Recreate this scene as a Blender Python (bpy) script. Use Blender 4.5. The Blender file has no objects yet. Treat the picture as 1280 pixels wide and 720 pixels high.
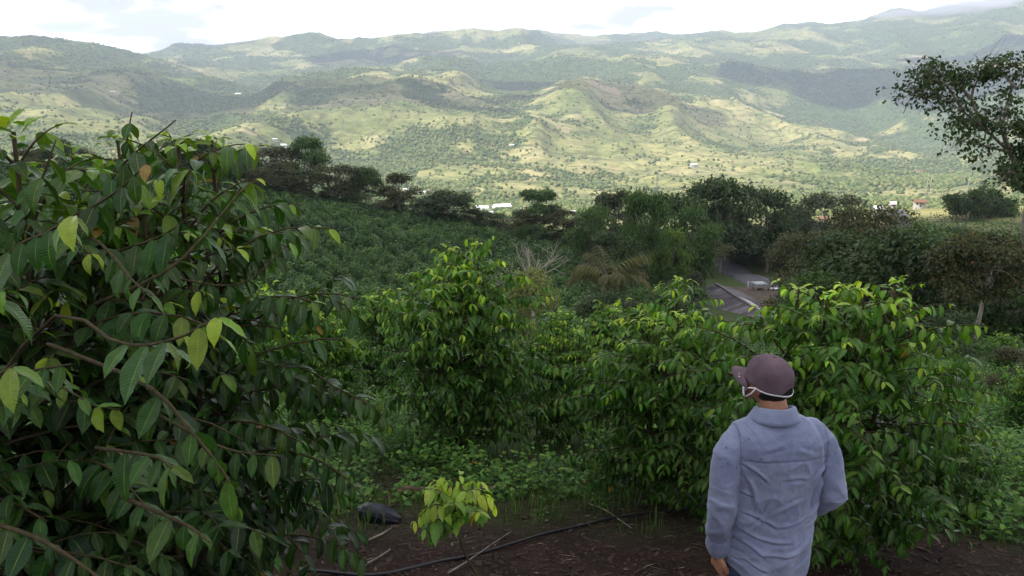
import bpy, math, random
import numpy as np
from mathutils import Vector, Matrix

# ------------------------------------------------------------------ camera, sky, sun, exposure
PITCH = 13.97
F = 1005.0
SC = bpy.context.scene
COL = SC.collection
cam_data = bpy.data.cameras.new("camera")
cam = bpy.data.objects.new("camera", cam_data)
COL.objects.link(cam)
cam.location = (0, 0, 0)
cam.rotation_euler = (math.radians(90 - PITCH), 0, 0)
cam_data.sensor_width = 36.0
cam_data.lens = 36.0 * F / 1280.0
cam_data.clip_start = 0.05
cam_data.clip_end = 60000
SC.camera = cam
SC.view_settings.view_transform = 'Standard'
SC.view_settings.look = 'None'
SC.view_settings.gamma = 1.0
SC.view_settings.use_curve_mapping = False
SC.view_settings.exposure = 1.05

SUN_EL = math.radians(44)
SUN_AZ = math.radians(-104)          # clockwise from +Y (negative: to the left)
SUN = Vector((math.sin(SUN_AZ) * math.cos(SUN_EL), math.cos(SUN_AZ) * math.cos(SUN_EL), math.sin(SUN_EL)))
sl = bpy.data.lights.new("sun", 'SUN')
sl.energy = 4.0
sl.angle = math.radians(0.53)
sl.color = (1.0, 0.95, 0.86)
so = bpy.data.objects.new("sun", sl)
COL.objects.link(so)
so.rotation_euler = (-SUN).to_track_quat('-Z', 'Y').to_euler()

world = bpy.data.worlds.new("World")
SC.world = world
world.use_nodes = True
nt = world.node_tree
nt.nodes.clear()
w_out = nt.nodes.new('ShaderNodeOutputWorld')
w_bg = nt.nodes.new('ShaderNodeBackground')
w_sky = nt.nodes.new('ShaderNodeTexSky')
w_sky.sky_type = 'NISHITA'
w_sky.sun_disc = False
w_sky.sun_elevation = SUN_EL
w_sky.sun_rotation = SUN_AZ
w_sky.altitude = 1300
w_sky.air_density = 1.2
w_sky.dust_density = 2.0
w_bg.inputs[1].default_value = 0.115
tc = nt.nodes.new('ShaderNodeTexCoord')
mp = nt.nodes.new('ShaderNodeMapping')
mp.inputs['Scale'].default_value = (1.0, 1.0, 2.6)
nz = nt.nodes.new('ShaderNodeTexNoise')
nz.inputs['Scale'].default_value = 2.6
nz.inputs['Detail'].default_value = 7
nz.inputs['Roughness'].default_value = 0.55
nz.inputs['Distortion'].default_value = 0.3
rp = nt.nodes.new('ShaderNodeValToRGB')
rp.color_ramp.elements[0].position = 0.28
rp.color_ramp.elements[0].color = (0, 0, 0, 1)
rp.color_ramp.elements[1].position = 0.38
rp.color_ramp.elements[1].color = (1, 1, 1, 1)
# grey-violet undersides of the overcast
mp2 = nt.nodes.new('ShaderNodeMapping')
mp2.inputs['Scale'].default_value = (1.0, 1.0, 4.0)
mp2.inputs['Location'].default_value = (3.1, 1.7, 0.4)
nz2 = nt.nodes.new('ShaderNodeTexNoise')
nz2.inputs['Scale'].default_value = 5.5
nz2.inputs['Detail'].default_value = 8
rp2 = nt.nodes.new('ShaderNodeValToRGB')
rp2.color_ramp.elements[0].position = 0.39
rp2.color_ramp.elements[0].color = (3.1, 3.0, 3.5, 1)
rp2.color_ramp.elements[1].position = 0.54
rp2.color_ramp.elements[1].color = (19.0, 19.0, 19.6, 1)
mx = nt.nodes.new('ShaderNodeMixRGB')
L = nt.links.new
L(tc.outputs['Generated'], mp.inputs[0]); L(mp.outputs[0], nz.inputs['Vector'])
L(tc.outputs['Generated'], mp2.inputs[0]); L(mp2.outputs[0], nz2.inputs['Vector'])
L(nz.outputs['Fac'], rp.inputs[0]); L(nz2.outputs['Fac'], rp2.inputs[0])
L(rp.outputs[0], mx.inputs[0]); L(w_sky.outputs[0], mx.inputs[1]); L(rp2.outputs[0], mx.inputs[2])
sxyz = nt.nodes.new('ShaderNodeSeparateXYZ'); L(tc.outputs['Generated'], sxyz.inputs[0])
mr = nt.nodes.new('ShaderNodeMapRange'); mr.inputs['From Min'].default_value = 0.08; mr.inputs['From Max'].default_value = 0.5; mr.inputs['To Min'].default_value = 1.25; mr.inputs['To Max'].default_value = 0.36
L(sxyz.outputs[2], mr.inputs['Value'])
mm = nt.nodes.new('ShaderNodeMixRGB'); mm.blend_type = 'MULTIPLY'; mm.inputs[0].default_value = 1.0
L(mx.outputs[0], mm.inputs[1]); L(mr.outputs[0], mm.inputs[2])
L(mm.outputs[0], w_bg.inputs[0]); L(w_bg.outputs[0], w_out.inputs[0])

# ------------------------------------------------------------------ helpers
rng = np.random.default_rng(7)
P_ = math.radians(PITCH)
CP, SP = math.cos(P_), math.sin(P_)

def at(px, py, Y):
    """world point seen at photo pixel (px,py) of 1280x720 at forward distance Y"""
    u = (px - 640) / F; v = (360 - py) / F
    d = Vector((u, CP + v * SP, -SP + v * CP))
    return d * (Y / d.y)

def g_py(py):
    v = (360.0 - py) / F
    return (-SP + v * CP) / (CP + v * SP)

def sstep(a, b, x):
    t = np.clip((x - a) / (b - a), 0, 1)
    return t * t * (3 - 2 * t)

def _hash(ix, iy, seed):
    h = (ix.astype(np.int64) * 374761393 + iy.astype(np.int64) * 668265263 + seed * 974711) & 0xffffffff
    h = ((h ^ (h >> 13)) * 1274126177) & 0xffffffff
    return ((h ^ (h >> 16)) & 0xffffff) / float(0xffffff)

def vnoise(x, y, seed=0):
    ix = np.floor(x); iy = np.floor(y)
    fx = x - ix; fy = y - iy
    fx = fx * fx * fx * (fx * (fx * 6 - 15) + 10); fy = fy * fy * fy * (fy * (fy * 6 - 15) + 10)
    ix = ix.astype(np.int64); iy = iy.astype(np.int64)
    a = _hash(ix, iy, seed); b = _hash(ix + 1, iy, seed)
    c = _hash(ix, iy + 1, seed); d = _hash(ix + 1, iy + 1, seed)
    return (a + (b - a) * fx) * (1 - fy) + (c + (d - c) * fx) * fy

def fbm(x, y, seed=0, octv=5, gain=0.5):
    s = 0; a = 1; n = 0
    for i in range(octv):
        s = s + a * (vnoise(x, y, seed + i) * 2 - 1); n += a
        x, y = x * 1.9 + 0.31 * y + 11.3, y * 1.9 - 0.31 * x + 5.7
        a *= gain
    return s / n

def ridged(x, y, seed=0, octv=5, gain=0.5, soft=0.0):
    s = 0; a = 1; n = 0; w = 1
    for i in range(octv):
        r = 1 - (np.sqrt((vnoise(x, y, seed + i) * 2 - 1) ** 2 + soft * soft) - soft * 0.7)
        r = r * r * w
        s = s + a * r; n += a
        w = np.clip(r * 1.6, 0, 1)
        x, y = x * 1.9 + 0.31 * y + 3.3, y * 1.9 - 0.31 * x + 8.7
        a *= gain
    return s / n

# ------------------------------------------------------------------ terrain height
RINGS = np.array([40, 70, 120, 180, 260, 400, 700, 1200, 1800, 2500, 3300, 4200, 5500, 7500, 9500, 14000.0])
TPX = np.array([-900, -300, 0, 100, 200, 300, 400, 500, 600, 700, 800, 900, 1000, 1100, 1200, 1300, 1500, 2200.0])
TAB = np.array([
 # 40   70   120  180  260  400  700  1200 1800 2500 3300 4200 5500 7500 9500 14000
 [430, 340, 270, 220, 180, 170, 180, 185, 170, 150, 120, 90,  60,  70,  80,  100],
 [430, 350, 280, 230, 190, 180, 190, 195, 175, 150, 118, 85,  50,  70,  80,  100],
 [430, 362, 296, 240, 207, 215, 215, 212, 185, 158, 125, 92,  56,  72,  84,  100],
 [430, 370, 305, 246, 212, 225, 225, 218, 190, 162, 128, 92,  62,  74,  84,  100],
 [430, 376, 315, 256, 220, 235, 235, 225, 198, 168, 132, 100, 88,  63,  80,  100],
 [432, 382, 325, 268, 228, 245, 245, 234, 206, 172, 132, 104, 92,  50,  72,  100],
 [434, 388, 332, 280, 240, 260, 260, 246, 214, 172, 122, 104, 95,  48,  64,  100],
 [434, 392, 340, 292, 257, 280, 275, 256, 220, 168, 106, 103, 88,  44,  55,  100],
 [434, 396, 346, 302, 273, 290, 285, 262, 226, 172, 101, 104, 88,  48,  48,  90],
 [436, 402, 352, 316, 290, 305, 290, 264, 232, 176, 106, 108, 84,  52,  44,  90],
 [438, 410, 366, 332, 306, 310, 292, 264, 236, 186, 118, 116, 86,  42,  48,  90],
 [440, 420, 384, 348, 316, 305, 290, 260, 238, 200, 142, 128, 92,  46,  44,  90],
 [440, 426, 394, 356, 320, 290, 282, 258, 240, 216, 180, 152, 104, 56,  30,  60],
 [438, 428, 398, 350, 300, 262, 278, 258, 242, 226, 200, 160, 110, 62,  18,  40],
 [436, 426, 396, 344, 296, 255, 275, 258, 242, 228, 200, 158, 110, 60,  6,   30],
 [434, 424, 394, 340, 294, 253, 275, 258, 240, 222, 190, 150, 105, 52,  -4,  20],
 [430, 420, 390, 336, 300, 256, 275, 256, 236, 212, 176, 138, 96,  40,  -8,  10],
 [430, 420, 390, 330, 290, 250, 270, 250, 230, 200, 160, 120, 90,  40,  0,   10]], float)
# resample on a fine table and smooth
_lr = np.log(RINGS)
_fa = np.linspace(-900, 2200, 311)
_fl = np.linspace(_lr[0], _lr[-1], 140)
_t1 = np.array([np.interp(_fl, _lr, row) for row in TAB])
_T = np.array([np.interp(_fa, TPX, _t1[:, j]) for j in range(len(_fl))])      # [l, a]
def _blur(A, k, ax):
    for _ in range(2):
        A = sum(np.roll(np.pad(A, [(k, k) if i == ax else (0, 0) for i in range(2)], mode='edge'), s, ax) for s in range(-k, k + 1)) / (2 * k + 1)
        A = np.take(A, range(k, A.shape[ax] - k), axis=ax)
    return A
_T = _blur(_blur(_T, 2, 0), 3, 1)

def h_table(X, Y):
    r = np.hypot(X, Y)
    az = np.arctan2(X, Y)
    azc = np.clip(az, -1.0, 1.0)
    px = 640 + F * np.tan(azc) / CP
    l = np.log(np.maximum(r, 1.0))
    fa = np.clip((px - _fa[0]) / (_fa[1] - _fa[0]), 0, len(_fa) - 1.001)
    fl = np.clip((l - _fl[0]) / (_fl[1] - _fl[0]), 0, len(_fl) - 1.001)
    ia = fa.astype(int); il = fl.astype(int); fa = fa - ia; fl = fl - il
    v = (_T[il, ia] * (1 - fa) + _T[il, ia + 1] * fa) * (1 - fl) + (_T[il + 1, ia] * (1 - fa) + _T[il + 1, ia + 1] * fa) * fl
    z = r * np.cos(azc) * g_py(v)
    wb = sstep(1.2, 2.1, np.abs(az))
    zb = -1.6 + 45 * (1 - np.exp(-r / 160.0))
    return z * (1 - wb) + zb * wb

def h_near(X, Y):
    z = np.where(Y < 0, -1.6 - 0.30 * Y, np.where(Y < 2.8, -1.6 - 0.37 * Y, -2.636 - 0.28 * (Y - 2.8)))
    z = z + 0.10 * fbm(X * 0.35, Y * 0.35, 41, 3) + 0.022 * fbm(X * 2.2, Y * 2.2, 43, 4)
    return z

def hill_n1(X, Y):
    wx = X + 160 * fbm(X / 900, Y / 900, 71, 3); wy = Y + 160 * fbm(X / 900 + 9, Y / 900, 72, 3)
    return ridged(wx / 420, wy / 1000, 3, 6, 0.44, 0.32) - 0.38

def height(X, Y):
    X = np.asarray(X, float); Y = np.asarray(Y, float)
    r = np.hypot(X, Y)
    zt = h_table(X, Y)
    # hills: spurs and gullies
    a1 = sstep(1300, 2600, r)
    wx = X + 160 * fbm(X / 900, Y / 900, 71, 3); wy = Y + 160 * fbm(X / 900 + 9, Y / 900, 72, 3)
    n1 = ridged(wx / 420, wy / 1000, 3, 6, 0.44, 0.32) - 0.38
    n2 = ridged(wx / 1150 + 4.2, wy / 2100, 21, 7, 0.48, 0.2) - 0.38
    zt = zt + a1 * (1 - 0.6 * sstep(4500, 7000, r)) * 130 * n1 + sstep(3600, 6500, r) * 215 * n2
    zt = zt + sstep(200, 700, r) * 3.0 * fbm(X / 90, Y / 90, 9, 4) + sstep(30, 80, r) * 1.0 * fbm(X / 22, Y / 22, 10, 3)
    w = sstep(math.log(16), math.log(42), np.log(np.maximum(r, 1)))
    return h_near(X, Y) * (1 - w) + zt * w

def hz(x, y):
    return float(height(np.array([x]), np.array([y]))[0])

def on_ground(px, Y):
    u = (px - 640) / F
    x = u * Y / (CP - 0.1 * SP)
    return Vector((x, Y, hz(x, Y)))

def hit(px, py, r0=30.0, r1=13000.0):
    """first point of the terrain seen at a pixel"""
    u = (px - 640) / F; v = (360 - py) / F
    d = np.array([u, CP + v * SP, -SP + v * CP]); d /= d[1]
    Y = np.exp(np.linspace(math.log(r0), math.log(r1), 1500))
    z = height(d[0] * Y, Y)
    k = np.argmax(z >= d[2] * Y)
    return Vector((d[0] * Y[k], Y[k], z[k]))

def tag(o, label=None, cat=None, group=None, kind=None):
    if label: o['label'] = label
    if cat: o['category'] = cat
    if group: o['group'] = group
    if kind: o['kind'] = kind
    return o

def link(name, me, mat=None, parent=None, loc=None):
    o = bpy.data.objects.new(name, me)
    COL.objects.link(o)
    if me is not None and mat is not None and len(me.materials) == 0:
        me.materials.append(mat)
    if parent is not None: o.parent = parent
    if loc is not None: o.location = loc
    return o

def mesh_np(name, V, Fq, mat=None, attrs=None, smooth=True):
    """V (n,3); Fq (m,k) of one face size, or list of such arrays"""
    me = bpy.data.meshes.new(name)
    V = np.ascontiguousarray(V, np.float32)
    if not isinstance(Fq, (list, tuple)): Fq = [Fq]
    idx = np.concatenate([f.ravel() for f in Fq]).astype(np.int32)
    sizes = np.concatenate([np.full(len(f), f.shape[1], np.int32) for f in Fq])
    starts = np.concatenate([[0], np.cumsum(sizes)[:-1]]).astype(np.int32)
    me.vertices.add(len(V)); me.vertices.foreach_set('co', V.ravel())
    me.loops.add(len(idx)); me.loops.foreach_set('vertex_index', idx)
    me.polygons.add(len(sizes))
    me.polygons.foreach_set('loop_start', starts)
    try: me.polygons.foreach_set('loop_total', sizes)
    except Exception: pass
    if smooth: me.polygons.foreach_set('use_smooth', np.ones(len(sizes), bool))
    if attrs:
        for k, a in attrs.items():
            a = np.ascontiguousarray(a, np.float32)
            if a.ndim == 1:
                at_ = me.attributes.new(k, 'FLOAT', 'POINT'); at_.data.foreach_set('value', a)
            else:
                at_ = me.attributes.new(k, 'FLOAT_VECTOR', 'POINT'); at_.data.foreach_set('vector', a.ravel())
    me.update(calc_edges=True)
    if mat: me.materials.append(mat)
    return me

class N:
    """tiny node-tree writer"""
    def __init__(s, name):
        s.m = bpy.data.materials.new(name); s.m.use_nodes = True
        s.t = s.m.node_tree; s.t.nodes.clear()
        s.out = s.t.nodes.new('ShaderNodeOutputMaterial')
    def n(s, typ, ins=None, **kw):
        nd = s.t.nodes.new('ShaderNode' + typ)
        for k, v in kw.items(): setattr(nd, k, v)
        for k, v in (ins or {}).items():
            sock = nd.inputs[k]
            if hasattr(v, 'default_value') or isinstance(v, bpy.types.NodeSocket): s.t.links.new(v, sock)
            else: sock.default_value = v
        return nd
    def noise(s, vec, scale, detail=5, rough=0.55, dist=0.0):
        return s.n('TexNoise', {'Vector': vec, 'Scale': scale, 'Detail': detail, 'Roughness': rough, 'Distortion': dist}).outputs['Fac']
    def ramp(s, fac, stops, interp='LINEAR'):
        nd = s.n('ValToRGB', {'Fac': fac}); cr = nd.color_ramp; cr.interpolation = interp
        while len(cr.elements) < len(stops): cr.elements.new(0.5)
        for e, (p, c) in zip(cr.elements, stops):
            e.position = p; e.color = (c[0], c[1], c[2], 1) if not isinstance(c, (int, float)) else (c, c, c, 1)
        return nd.outputs[0]
    def mix(s, fac, a, b, mode='MIX'):
        f = lambda c: (c[0], c[1], c[2], 1) if isinstance(c, tuple) and len(c) == 3 else c
        return s.n('MixRGB', {'Fac': fac, 'Color1': f(a), 'Color2': f(b)}, blend_type=mode).outputs[0]
    def math(s, op, a, b=0.0, c=0.0, clamp=False):
        return s.n('Math', {0: a, 1: b, 2: c}, operation=op, use_clamp=clamp).outputs[0]
    def obj(s): return s.n('TexCoord').outputs['Object']
    def pos(s): return s.n('NewGeometry').outputs['Position']
    def attr(s, name, out='Fac'): return s.n('Attribute', attribute_name=name).outputs[out]
    def bump(s, h, strength=0.4, dist=0.02, normal=None):
        ins = {'Height': h, 'Strength': strength, 'Distance': dist}
        if normal is not None: ins['Normal'] = normal
        return s.n('Bump', ins).outputs[0]
    def bsdf(s, color, rough=0.8, normal=None, spec=0.3, metal=0.0, **kw):
        ins = {'Base Color': color if not (isinstance(color, tuple) and len(color) == 3) else (*color, 1), 'Roughness': rough, 'Specular IOR Level': spec, 'Metallic': metal}
        if normal is not None: ins['Normal'] = normal
        ins.update(kw)
        return s.n('BsdfPrincipled', ins).outputs[0]
    def done(s, sh):
        s.t.links.new(sh, s.out.inputs['Surface']); return s.m

# ------------------------------------------------------------------ ground sheet
def build_terrain():
    az = np.concatenate([np.linspace(-180, -50, 90)[:-1], np.linspace(-50, -36, 60)[:-1], np.linspace(-36, 36, 900)[:-1], np.linspace(36, 50, 60)[:-1], np.linspace(50, 180, 90)[:-1]])
    az = np.radians(az)
    rr = np.concatenate([np.exp(np.linspace(math.log(0.5), math.log(1000), 330))[:-1], np.exp(np.linspace(math.log(1000), math.log(14500), 420))])
    A, R = np.meshgrid(az, rr)
    X = R * np.sin(A); Y = R * np.cos(A)
    Z = height(X, Y)
    n, m = A.shape
    V = np.stack([X.ravel(), Y.ravel(), Z.ravel()], 1)
    V = np.vstack([V, [[0, 0, hz(0, 0)]]])
    I = np.arange(n * m).reshape(n, m)
    J = np.roll(I, -1, axis=1)
    q = np.stack([I[:-1].ravel(), I[1:].ravel(), J[1:].ravel(), J[:-1].ravel()], 1)
    tri = np.stack([np.full(m, n * m), I[0], J[0]], 1)
    soil, forest, past = cover(V[:, 0], V[:, 1], V[:, 2])
    return mesh_np('ground', V, [q[:, ::-1], tri[:, ::-1]], None, {'soil': soil, 'forest': forest, 'past': past})

def cover(X, Y, Z):
    """what grows where: bare soil, woodland share, pasture tone (0 forest-ish green .. 1 dry yellow)"""
    r = np.hypot(X, Y)
    px = 640 + F * (X / np.maximum(Y, 1e-3)) / CP
    f = fbm(X / 420, Y / 420, 101, 5, 0.55)
    g = fbm(X / 160 + 7, Y / 160, 131, 4, 0.5)
    # valley behind the right-hand spur and the far ranges are mostly wooded; spur and lower slopes mostly grass
    bias = np.where(r > 4300, 0.26, 0.05)
    bias = bias + 0.42 * sstep(960, 1080, px) * sstep(1500, 2200, r) * (1 - sstep(4500, 6500, r))
    bias = bias - 0.28 * sstep(620, 820, px) * (1 - sstep(900, 1050, px)) * sstep(1300, 1900, r) * (1 - sstep(3600, 4200, r))
    forest = np.clip(0.5 + 1.9 * (f * 0.8 + g * 0.5 + bias - 0.75 * (hill_n1(X, Y) + 0.06)), 0, 1)
    s = fbm(X / 230 + 31, Y / 230, 151, 4, 0.5)
    soil = 0.7 * sstep(0.56, 0.62, s) * (1 - forest) * (r > 1200)
    past = np.clip(0.5 + 1.4 * fbm(X / 300 + 3, Y / 300 + 8, 171, 4), 0, 1)
    # near: trodden bare earth between the coffee bushes
    ed = fbm(X * 0.9, Y * 0.9, 191, 4)
    near = (1 - sstep(6.0 + 0.0, 7.6, Y + 1.6 * ed + 0.05 * np.abs(X - 0.5) + 0.9 * np.clip(-X - 1.15, 0, 3) + 0.9 * np.clip(X - 2.1, 0, 3))) * (r < 30)
    near = np.maximum(near, (1 - sstep(0.4, 1.4, np.abs(X - 4.1 + .5 * ed))) * sstep(4, 5, Y) * (1 - sstep(4.9, 5.7, Y)))
    soil = np.where(r < 30, near, soil)
    forest = np.where(r < 1000, np.where(r > 250, 0.08, 0.4), forest); past = np.where((r > 250) & (r < 900), 0.9, past)
    return soil, forest, past

def ground_material():
    m = N('ground')
    pos = m.pos()
    soil = m.attr('soil'); forest = m.attr('forest'); past = m.attr('past')
    # far fields: voronoi plots of pasture, crops, wood
    warp = m.n('TexNoise', {'Vector': pos, 'Scale': 0.006, 'Detail': 4.0}).outputs['Color']
    wv = m.n('VectorMath', {0: pos, 1: m.n('VectorMath', {0: warp, 'Scale': 130.0}, operation='SCALE').outputs[0]}, operation='ADD').outputs[0]
    flat = m.n('VectorMath', {0: wv, 1: (1, 1, 0.0)}, operation='MULTIPLY').outputs[0]
    vor = m.n('TexVoronoi', {'Vector': flat, 'Scale': 0.0075})
    plot = m.n('SeparateColor', {0: vor.outputs['Color']}).outputs[0]
    grass = m.ramp(past, [(0.0, (0.15, 0.175, 0.065)), (0.45, (0.24, 0.24, 0.095)), (1.0, (0.37, 0.33, 0.165))])
    plots = m.ramp(plot, [(0.0, (0.18, 0.195, 0.075)), (0.3, (0.31, 0.30, 0.125)), (0.55, (0.20, 0.24, 0.075)), (0.8, (0.11, 0.14, 0.055)), (0.93, (0.38, 0.33, 0.19))], 'CONSTANT')
    c = m.mix(0.38, grass, plots)
    patch = m.noise(pos, 0.013, 5, 0.65)
    c = m.mix(0.75, c, m.ramp(patch, [(0.36, (0.42, 0.52, 0.42)), (0.5, (0.9, 0.95, 0.8)), (0.62, (1.25, 1.15, 1.15))]), 'MULTIPLY')
    edge = m.n('TexVoronoi', {'Vector': flat, 'Scale': 0.0075}, feature='DISTANCE_TO_EDGE').outputs['Distance']
    hedge = m.n('MapRange', {'Value': edge, 'From Min': 0.012, 'From Max': 0.03, 'To Min': 0.75, 'To Max': 0.0}).outputs[0]
    c = m.mix(m.math('MULTIPLY', hedge, m.ramp(m.noise(pos, 0.03, 4, .6), [(.4, 0.0), (.5, 1.0)])), c, (0.06, 0.085, 0.03))
    fine = m.noise(pos, 0.05, 6, 0.65)
    c = m.mix(0.7, c, m.ramp(fine, [(0.34, 0.40), (0.5, 0.95), (0.68, 1.25)]), 'MULTIPLY')
    wood = m.ramp(m.noise(pos, 0.03, 7, 0.7), [(0.35, (0.04, 0.065, 0.022)), (0.65, (0.10, 0.14, 0.045))])
    fr = m.ramp(m.math('ADD', forest, m.math('MULTIPLY', m.math('SUBTRACT', m.noise(pos, 0.02, 6, 0.6), 0.5), 1.2)), [(0.42, 0.0), (0.62, 1.0)])
    c = m.mix(fr, c, wood)
    farc = m.mix(soil, c, m.ramp(fine, [(0.3, (0.40, 0.30, 0.19)), (0.7, (0.55, 0.44, 0.30))]))
    # near ground
    n1 = m.noise(pos, 3.0, 8, 0.65); n2 = m.noise(pos, 38.0, 6, 0.7)
    dirt = m.ramp(n1, [(0.3, (0.014, 0.008, 0.0065)), (0.55, (0.030, 0.017, 0.013)), (0.75, (0.052, 0.032, 0.024))])
    dirt = m.mix(0.6, dirt, m.ramp(n2, [(0.35, 0.55), (0.7, 1.7)]), 'MULTIPLY')
    turf = m.mix(m.noise(pos, 1.2, 6, 0.6), (0.018, 0.032, 0.010), (0.040, 0.065, 0.018))
    nearc = m.mix(soil, turf, dirt)
    d = m.n('VectorMath', {0: pos}, operation='LENGTH').outputs['Value']
    far = m.n('MapRange', {'Value': d, 'From Min': 255.0, 'From Max': 360.0}).outputs[0]
    mid = m.n('MapRange', {'Value': d, 'From Min': 20.0, 'From Max': 60.0}).outputs[0]
    midc = m.mix(m.noise(pos, 0.12, 6, 0.6), (0.030, 0.052, 0.018), (0.075, 0.10, 0.032))
    c = m.mix(mid, nearc, midc); c = m.mix(far, c, farc)
    bn = m.bump(n2, 0.9, 0.02); bn = m.bump(n1, 0.6, 0.06, bn)
    bf = m.bump(m.noise(pos, 0.035, 8, 0.7), 0.7, 9.0)
    nn = m.n('Mix', {0: far, 4: bn, 5: bf}, data_type='VECTOR').outputs[1]
    m.t.nodes.remove(nn.node)
    nmix = m.n('MixRGB', {'Fac': far, 'Color1': bn, 'Color2': bf}).outputs[0]
    return m.done(m.bsdf(c, 0.92, nmix, 0.12))

gm = build_terrain()
ground = link('ground', gm, ground_material())
tag(ground, 'hillside, valley floor and far ranges under grass, fields and dark earth', 'ground', kind='structure')
print('terrain', len(gm.vertices))

# ------------------------------------------------------------------ clouds overhead (they shade the near slope and patches of the hills)
def ico(sub):
    import bmesh
    bm = bmesh.new(); bmesh.ops.create_icosphere(bm, subdivisions=sub, radius=1)
    V = np.array([v.co[:] for v in bm.verts]); Fa = np.array([[v.index for v in f.verts] for f in bm.faces]); bm.free()
    return V, Fa

m = N('cloud'); cloud_mat = m.done(m.bsdf((0.9, 0.9, 0.92), 1.0, None, 0.0))
cV, cF = ico(5)
def cloud(P, alt, rx, ry, rz, rot, seed):
    c = Vector(P) + SUN * ((alt - P[2]) / SUN.z)
    V = cV.copy()
    n = fbm(V[:, 0] * 1.6 + seed * 3.1 + V[:, 2], V[:, 1] * 1.6 + V[:, 2] * .7, 300 + seed, 5)
    V = V * (1 + (0.25 if rx < 300 else 0.42) * n)[:, None]
    V[:, 2] = np.where(V[:, 2] < 0, V[:, 2] * 0.25, V[:, 2])
    V = V * np.array([rx, ry, rz])
    ca, sa = math.cos(rot), math.sin(rot)
    V = np.stack([V[:, 0] * ca - V[:, 1] * sa, V[:, 0] * sa + V[:, 1] * ca, V[:, 2]], 1)
    o = link('cloud', mesh_np('cloud', V, cF, cloud_mat), None, None, c)
    tag(o, kind='structure')
    return o
CLOUD_SPOTS = [
 ((-45, 80, -20), 1700, 275, 265, 90, 0.3, 1),
]
for s in CLOUD_SPOTS: cloud(*s)
for (px, py, rx, ry, rot, sd) in [(70, 105, 800, 620, 0.1, 2), (330, 116, 560, 330, -0.1, 3), (470, 116, 420, 260, .1, 9), (640, 110, 420, 300, 0.1, 4), (760, 116, 380, 260, 0, 10), (1120, 92, 850, 900, 0.2, 5), (1265, 75, 600, 600, 0, 6), (480, 72, 600, 450, 0.2, 7), (190, 130, 420, 260, .1, 8)]:
    p = hit(px, py, 2200)
    cloud(p, 1900, rx, ry, 160, rot, sd)

# ------------------------------------------------------------------ haze
import bmesh
def box_mesh(name, x0, x1, y0, y1, z0, z1):
    V = np.array([[x, y, z] for z in (z0, z1) for y in (y0, y1) for x in (x0, x1)], float)
    Fq = np.array([[0, 2, 3, 1], [4, 5, 7, 6], [0, 1, 5, 4], [2, 6, 7, 3], [0, 4, 6, 2], [1, 3, 7, 5]])
    return mesh_np(name, V, Fq, smooth=False)
zs = np.array([v.co.z for v in gm.vertices])
hm = N('haze')
vol = hm.n('VolumePrincipled', {'Color': (0.68, 0.79, 1.0, 1), 'Density': 0.9e-4, 'Anisotropy': 0.0})
hm.t.links.new(vol.outputs[0], hm.out.inputs['Volume'])
haze = link('haze', box_mesh('haze', -15000, 15000, -15000, 15000, float(zs.min()) - 1.0, max(float(zs.max()) + 130.0, 40.0)), hm.m)
tag(haze, 'pale haze over the valley', 'haze', kind='stuff')
print('z range', zs.min(), zs.max())

# mist lying on the high ridge at the right
mm_ = N('mist'); vv_ = mm_.n('VolumePrincipled', {'Color': (0.95, 0.96, 1.0, 1), 'Density': 0.0022})
mm_.t.links.new(vv_.outputs[0], mm_.out.inputs['Volume'])
for (px, py, Y, rx, ry, rz, sd) in [(1190, 8, 8600, 520, 400, 75, 1), (1262, 2, 8800, 480, 400, 85, 2), (1120, 18, 8900, 300, 260, 40, 3), (530, 38, 7600, 160, 160, 26, 4)]:
    V = cV * (1 + 0.5 * fbm(cV[:, 0] * 2.3 + sd * 5, cV[:, 1] * 2.3 + cV[:, 2] * 1.5, 700 + sd, 5))[:, None] * np.array([rx, ry, rz])
    o = link('mist', mesh_np('mist', V, cF, mm_.m), None, None, at(px, py, Y)); tag(o, 'white mist clinging to the high ridge', 'mist', kind='stuff')

# ------------------------------------------------------------------ far woodland
def far_trees():
    iV, iF = ico(1)
    n = 800000
    r = np.exp(rng.uniform(math.log(900), math.log(9500), n))
    px = rng.uniform(-80, 1360, n)
    tx = (px - 640) / F * CP
    Y = r / np.sqrt(1 + tx * tx); X = Y * tx
    Z = height(X, Y)
    soil, forest, past = cover(X, Y, Z)
    clump = np.clip(0.45 + fbm(X / 60, Y / 60, 501, 4) * 1.9, 0, 1.4) * np.clip(0.6 + fbm(X / 16, Y / 16, 541, 2) * 1.2, 0, 1.3)
    p = np.clip((forest - 0.28) * 1.5 + 0.12, 0.04, 1) * (0.12 + 0.88 * clump) * (1 - soil)
    keep = rng.random(n) < p
    # back sides cannot be seen: keep what is visible from about here
    eps = 12.0
    zz = height(X * (1 + eps / r), Y * (1 + eps / r))
    keep &= (zz - Z) / eps > (Z / r) - 0.12
    X, Y, Z, r, past = X[keep], Y[keep], Z[keep], r[keep], past[keep]
    k = len(X)
    s = rng.uniform(1.4, 4.8, k) * (1 + 0.35 * sstep(3000, 8000, r))
    jit = 1 + 0.28 * rng.standard_normal((k, 1, 1)) * 0.5
    V = iV[None] * (1 + 0.22 * rng.standard_normal((k, len(iV), 1)))
    V = V * s[:, None, None] * np.array([1, 1, 0.95])
    V = V + np.stack([X, Y, Z + 0.55 * s], 1)[:, None, :]
    Fa = iF[None] + (np.arange(k) * len(iV))[:, None, None]
    tone = np.repeat(rng.random(k), len(iV))
    print('far trees', k)
    return mesh_np('distant_woodland', V.reshape(-1, 3), Fa.reshape(-1, 3), None, {'tone': tone}, smooth=False)
m = N('distant_woodland')
c = m.ramp(m.attr('tone'), [(0, (0.055, 0.085, 0.030)), (0.5, (0.105, 0.140, 0.046)), (0.85, (0.17, 0.20, 0.07)), (1, (0.21, 0.19, 0.09))])
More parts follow.
